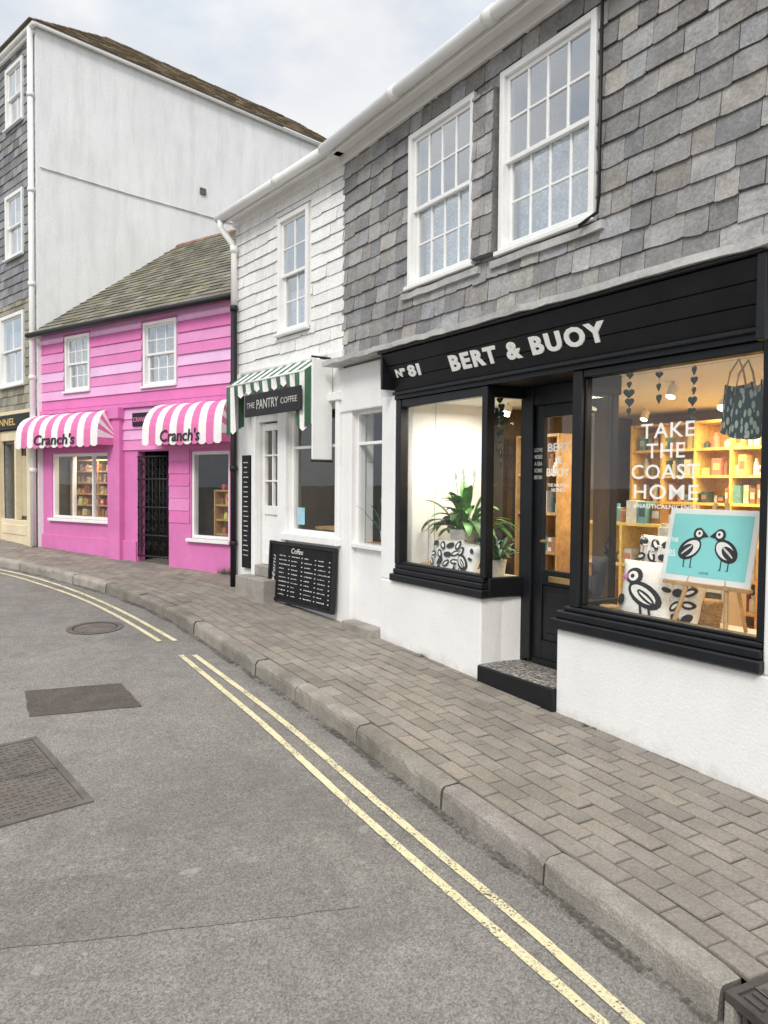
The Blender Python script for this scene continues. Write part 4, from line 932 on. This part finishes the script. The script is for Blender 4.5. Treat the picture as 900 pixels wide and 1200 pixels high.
while z<2.3:
    t=BT[(0,2,4)[int(R()*3)]]
    tiles(b,(0,-.002,0),(1,0,0),(0,0,1),(0,-1,0),.88,1.31,z,min(z+.17,2.32),.17,5,6,'pinkboard',[],thick=.008,gap=0,tonef=lambda:tuple(c*.96 for c in t),jit=0)
    z+=.17
b.build("board_cladding",S,merge=False)
sash(S,*WA,0,3,2,fw=.045,ctop=.9); sash(S,*WB,0,3,2,fw=.045,ctop=.9)
def shopwin(S,H,posts,v=.05,gl='glass'):
    b=MB(); u0,u1,z0,z1=H; f=.045
    b.box(u0,u0+f,v-.03,v+.05,z0,z1,'whitepaint'); b.box(u1-f,u1,v-.03,v+.05,z0,z1,'whitepaint'); b.box(u0+f,u1-f,v-.028,v+.048,z1-f,z1,'whitepaint'); b.box(u0+f,u1-f,v-.028,v+.048,z0,z0+f,'whitepaint')
    for p in posts: b.box(p-.015,p+.015,v-.02,v+.04,z0+f,z1-f,'whitepaint')
    b.box(u0-.04,u1+.04,-.06,v-.03,z0-.045,z0,'whitepaint')
    w=b.build("shop_window",S,bevel=.004)
    g=MB(); g.poly([(u0+f,v,z0+f),(u1-f,v,z0+f),(u1-f,v,z1-f),(u0+f,v,z1-f)],gl); g.build("glass_pane",w)
shopwin(S,SWL,[3.17,3.7]); shopwin(S,SWR,[])
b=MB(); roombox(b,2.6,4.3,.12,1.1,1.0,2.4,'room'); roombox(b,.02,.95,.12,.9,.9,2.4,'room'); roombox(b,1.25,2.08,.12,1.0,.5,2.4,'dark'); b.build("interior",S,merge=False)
lamp(FK,3.4,.25,2.33,13,size=.4)
SWC=[(.85,.5,.2),(.8,.15,.15),(.9,.85,.75),(.5,.25,.1),(.85,.75,.2),(.9,.9,.88),(.6,.3,.4),(.25,.12,.06)]
shelving(FK,2.69,4.18,.3,.5,1.30,2.2,5,"sweet shop shelves packed with coloured jars and boxes",'wood',seed=9,div=2,cols=SWC,h=(.07,.13),den=.015)
shelving(FK,.14,.66,.25,.42,1.15,1.75,3,"small stand of wrapped sweets behind the window",'wood',seed=11,div=1,cols=SWC,h=(.06,.15),den=.02)
b=MB(); u0,u1=GT[0]+.02,GT[1]-.02
for i in range(9):
    x=u0+(u1-u0)*i/8; b.tube([(x,-.01,.78),(x,-.01,2.2)],.008,'iron',6)
for z in (.80,1.10,1.5,1.9,2.22): b.box(u0-.01,u1+.01,-.02,0,z-.012,z+.012,'iron')
def scroll(cx,cz,r,sg,up):
    P=[]
    for k in range(22):
        t=k/21*3.4*math.pi; rr=r*(1-k/21*.85); P.append((cx+sg*rr*math.cos(t),-.022,cz+up*rr*math.sin(t)))
    b.tube(P,.006,'iron',5)
for z in (.95,1.22,1.38,1.62,1.78,2.02,2.14):
    for k in range(4): scroll(u0+(u1-u0)*(k+.5)/4,z,.066,1 if k%2 else -1,1 if int(z*100)%2 else -1)
b.build("iron_gate",S,smooth=True)
P=Vector((0,-.16,4.24)); Bv=Vector((0,2.62,1.98)).normalized(); N=Vector((0,-Bv.z,Bv.y)); LR=3.28
def tr(): k=U(.72,1.28); return (k,k*U(.95,1.03),k*U(.88,1.05))
b=MB()
ar=lambda t:(-.6,4.66-.14*t)
b.poly([P+Vector((-.6,0,0)),P+Vector((4.66,0,0)),P+Vector((4.2,0,0))+Bv*LR,P+Vector((-.6,0,0))+Bv*LR],'roof')
tiles(b,P,(1,0,0),Bv,N,-.6,4.6,0,LR,.14,.15,.24,'roof',[],thick=.010,gap=.003,tonef=tr,arange=ar,jit=.0055)
ro=b.build("roof",S,merge=False)
b=MB(); pr=P+Bv*LR; x=-.6
while x<4.2:
    b.tube([(x,pr.y+.02,pr.z-.01),(x+.32,pr.y+.02,pr.z-.01)],.055,'ridge',10); x+=.33
b.build("ridge_tiles",ro,smooth=True)
b=MB(); b.poly([pr+Vector((-.6,0,0)),pr+Vector((4.25,0,0)),pr+Vector((4.25,2.5,-1.9)),pr+Vector((-.6,2.5,-1.9))],'roof'); b.build("rear_slope",ro)
b=MB(); b.tube([(-.25,-.2,4.2),(4.6,-.2,4.2)],.040,'iron',10); b.build("gutter",S,smooth=True)
def barrel(u0,u1,zt,zb,pr_,ns,txt,lab,val=.13,ti=.16):
    e=thing("awning",lab,"awning",FK,(u0+u1)/2,0,zt,group="pink and white striped shop awnings")
    b=MB(); nc=7
    def pt(s,k):
        t=k/nc*math.pi/2; y=-pr_*math.sin(t)**.85; z=zb+(zt-zb)*(math.cos(t)**.8 if k<nc else 0)
        f=1-(k/nc); a=u0+ti*f**2; c=u1-ti*f**2; sag=.010*math.sin(s*ns*1.7+k); return (a+(c-a)*s,y-.02,z+sag*(0 if k==0 else 1)*.6)
    for i in range(ns):
        m='fabp' if i%2 else 'fabw'
        for k in range(nc):
            b.poly([pt(i/ns,k),pt((i+1)/ns,k),pt((i+1)/ns,k+1),pt(i/ns,k+1)],m)
        p,q=pt(i/ns,nc),pt((i+1)/ns,nc); mid=(p[0]+q[0])/2
        b.poly([p,q,(q[0],q[1],q[2]-val*.8),(q[0]*.75+p[0]*.25,q[1],q[2]-val*.97),(mid,q[1],q[2]-val),(q[0]*.25+p[0]*.75,q[1],q[2]-val*.97),(p[0],q[1],q[2]-val*.8)],m)
    for s_ in (0,1):
        Pp=[pt(s_,k) for k in range(nc+1)]; base=(Pp[-1][0],-.02,zb)
        for k in range(nc): b.poly([Pp[k],Pp[k+1],base],'fabp' if k%2 else 'fabw')
        p=Pp[-1]; b.poly([p,base,(base[0],base[1],zb-val*.8),(p[0],p[1],zb-val*.8)],'fabp')
    b.build("canvas",e,merge=False)
    L=u1-u0; c=(u0+u1)/2
    def tf(a,q,c_):
        u=c+.25*L-.50*L*a; z=zb-.085+ .165*q
        k=max(0,min(1,(z-zb)/(zt-zb))); t=math.acos(min(1,max(0,k))**1.25) if k>0 else math.pi/2
        yy=-pr_*math.sin(t)**.85-.02
        return (-u,yy-.010-.001*c_,z)
    text(txt,0,0,0,0,0,e,'softink',mapf=tf,bold=.02,shear=.15)
barrel(2.46,4.68,2.92,2.50,.34,13,"Cranch's","pink and white striped curved awning with dark lettering")
barrel(-.12,1.46,2.93,2.48,.32,11,"Cranch's","pink and white striped awning over the gated doorway")
e=thing("wall_sign","dark purple panel with pale shop name above gate","sign",FK,1.75,-.03,2.55)
b=MB(); b.box(1.60,2.08,-.045,-.02,2.66,2.85,'iron'); b.build("board",e,bevel=.003)
text("CRANCH'S",2.05,1.63,2.72,2.79,-.047,e,'fabp',bold=.01)
def weeds(F,u0,u1,z,n,h,lab):
    b=MB()
    for k in range(n):
        x=U(u0,u1); p=Vector((x,-.01,z)); q=p+Vector((U(-.04,.04),-U(.01,.08),U(.02,h))); b.poly([p+Vector((-.005,0,0)),p+Vector((.005,0,0)),q],'leaf',(U(.6,1.8),)*3)
    b.build("weed_tuft",F=F,origin=((u0+u1)/2,-.02,z),label=lab,cat="weeds",kind="stuff")
weeds(FK,-.05,.30,.66,90,.13,"small green weeds at the foot of wall")
weeds(FB,2.9,3.05,.45,22,.05,"tiny green weeds at the shop wall foot")
weeds(FB,1.1,1.2,.365,16,.04,"tiny green weeds at the shop wall foot")
# ================================================================== FAR SLATE BUILDING
S=thing("tall_slate_building","tall slate hung building with big white rendered side wall","building",FF,0,0,.75)
F1=(.53,1.27,7.85,8.86); F2=(.56,1.33,5.66,6.74); F3=(.57,1.62,3.5,4.72)
b=MB(); wall_holes(b,.0,4.5,-.1,9.05,[F1,F2,F3,(.2,1.5,1.2,2.5)],.02,'slate_dark',.1); b.build("front_wall",S)
b=MB(); hs=[(w[0]-.02,w[1]+.02,w[2]-.04,w[3]+.02) for w in (F1,F2,F3)]
tiles(b,(0,.015,0),(1,0,0),(0,0,1),(0,-1,0),.07,4.5,4.9,9.0,.15,.16,.26,'slate_dark',hs,thick=.012,tonef=tone_slate)
tiles(b,(0,.015,0),(1,0,0),(0,0,1),(0,-1,0),.07,4.5,3.02,4.9,.15,.16,.26,'slate_olive',hs,thick=.012,tonef=tone_slate)
b.build("slate_cladding",S,merge=False)
for w in (F1,F2,F3): sash(S,*w,0,2,1,fw=.06,ctop=.8)
b=MB(); b.poly([(0,.0,-.1),(0,7.6,-.1),(0,7.6,9.15),(0,.0,9.15)],'gable'); b.poly([(0,0,-.1),(.08,0,-.1),(.08,0,9.15),(0,0,9.15)],'gable'); b.poly([(0,7.6,-.1),(6,7.6,-.1),(6,7.6,9.15),(0,7.6,9.15)],'gable')
b.build("gable_wall",S)
b=MB(); b.tube([(-.015,.05,6.91),(-.015,1.6,6.90),(-.015,3.9,6.93),(-.015,7,6.95)],.010,'lead',6); b.build("cable",S,smooth=True)
b=MB(); b.box(-.03,0,3.02,3.14,7.30,7.42,'castiron'); b.build("wall_vent",S)
e_=9.15; rz=1.22
b=MB()
A=[(-.12,-.15,e_),(-.12,7.8,e_),(1.6,6.6,e_+rz),(1.6,2.0,e_+rz),(6,2.0,e_+rz),(6,-.15,e_)]
b.poly([A[0],A[1],A[2],A[3]],'rooftile'); b.poly([A[0],A[3],A[4],A[5]],'rooftile')
b.poly([(1.6,2.0,e_+rz),(1.6,6.6,e_+rz),(6,6.6,e_+rz),(6,2.0,e_+rz)],'rooftile')
Bq=Vector((1.72,0,rz)).normalized(); Nn=Vector((-Bq.z,0,Bq.x))
tiles(b,(-.12,0,e_),(0,1,0),Bq,Nn,-.1,7.7,0,2.10,.15,.16,.24,'rooftile',[],thick=.014,tonef=tr,arange=lambda t:(-.1+.97*t,7.7-.5*t))
b.build("roof",S,merge=False)
b=MB(); b.tube([(-.07,-.06,9.12),(-.07,7.7,9.12)],.035,'whitepaint',8); b.tube([(-.1,-.06,9.10),(4.5,-.06,9.10)],.045,'whitepaint',8); b.box(0.01,4.5,-.05,.01,9.0,9.08,'whitepaint'); b.build("gutter",S,smooth=True)
b=MB(); b.tube([(.05,-.07,9.08),(.05,-.07,.8)],.045,'whitepaint',10)
for z in (8,6.5,5,3.5,2): b.tube([(.05,-.07,z),(.05,-.07,z+.07)],.056,'whitepaint',10)
b.build("drainpipe",S,smooth=True)
b=MB()
b.box(.1,4.5,-.10,.0,2.98,3.04,'cream'); b.box(.1,.3,-.08,.0,.4,2.72,'cream'); b.box(1.5,1.75,-.08,0,.4,2.72,'cream'); b.box(.3,1.5,-.06,0,.4,1.2,'cream'); b.box(.38,1.42,-.075,-.06,.95,1.12,'cream'); b.box(.3,1.5,-.05,.0,2.55,2.72,'cream'); b.box(.84,.9,-.05,.05,1.2,2.55,'cream'); b.box(1.75,4.5,-.05,0,.4,2.72,'cream')
b.build("shopfront_trim",S,bevel=.006)
b=MB(); b.poly([(.2,.06,1.2),(1.5,.06,1.2),(1.5,.06,2.55),(.2,.06,2.55)],'glass'); b.build("glass_pane",S)
b=MB(); roombox(b,.15,1.55,.12,.9,1.1,2.6,'room'); b.box(.25,1.4,.2,.22,1.25,2.3,'cream'); b.build("interior",S,merge=False)
e=thing("shop_sign","dark fascia board with gold lettering on cream shopfront","shop sign",FF,1.5,-.08,2.74)
b=MB(); b.box(.1,4.4,-.10,-.062,2.735,2.975,'iron'); b.build("board",e,bevel=.004)
text("FUNNEL",1.75,.70,2.80,2.92,-.102,e,'gold',bold=.02)
# ================================================================== world, light, camera
W=bpy.data.worlds.new("World"); SC.world=W; W.use_nodes=True; nt=W.node_tree; nt.nodes.clear(); L=nt.links
o=node(nt,"ShaderNodeOutputWorld"); bg=node(nt,"ShaderNodeBackground"); L.new(bg.outputs[0],o.inputs[0]); bg.inputs[1].default_value=.14
sk=node(nt,"ShaderNodeTexSky"); sk.sky_type='NISHITA'; sk.sun_disc=False
tc=node(nt,"ShaderNodeTexCoord"); co=tc.outputs["Generated"]
n1=noise(nt,co,2.2,6,.5,(1,1,2.2)); cl=ramp(nt,n1,.36,.62,(.72,)*3,(1,)*3)
sep=node(nt,"ShaderNodeSeparateXYZ"); L.new(co,sep.inputs[0])
zc=ramp(nt,sep.outputs[2],.3,.95,(6.3,6.45,6.65),(18,18,18))
zc.node.color_ramp.elements.new(.62); zc.node.color_ramp.elements[1].color=(7.0,7.1,7.2,1)
n2=noise(nt,co,5.0,5,.55,(1,1,2)); zc2=mixc(nt,1.0,zc,ramp(nt,n2,.34,.64,(.74,.82,.92),(1.08,1.05,1.02)),'MULTIPLY')
c=mixc(nt,cl,sk.outputs[0],zc2); L.new(c,bg.inputs[0])
sd=bpy.data.lights.new("sun","SUN"); sd.energy=1.9; sd.angle=math.radians(16); sd.color=(1,.955,.89)
so=link(bpy.data.objects.new("sun",sd)); az=math.radians(194); el=math.radians(40)
dirv=Vector((math.sin(az)*math.cos(el),math.cos(az)*math.cos(el),math.sin(el)))
sk.sun_elevation=el; sk.sun_rotation=az
so.rotation_euler=dirv.to_track_quat('Z','Y').to_euler()
cd=bpy.data.cameras.new("camera"); cam=link(bpy.data.objects.new("camera",cd)); cd.sensor_fit='VERTICAL'; cd.sensor_height=36; cd.lens=27.03; cd.clip_end=2000; cd.clip_start=.05
pitch=math.radians(2.03); roll=math.radians(.5)
fw=Vector((0,math.cos(pitch),-math.sin(pitch))); right=Vector((1,0,0)); up=right.cross(fw)
r2=right*math.cos(roll)+up*math.sin(roll); u2=up*math.cos(roll)-right*math.sin(roll)
mm=Matrix.Identity(4)
for i in range(3): mm[i][0]=r2[i]; mm[i][1]=u2[i]; mm[i][2]=-fw[i]
mm[2][3]=CZ; cam.matrix_world=mm; SC.camera=cam
SC.view_settings.view_transform='Standard'; SC.view_settings.look='None'; SC.view_settings.exposure=0; SC.view_settings.gamma=1
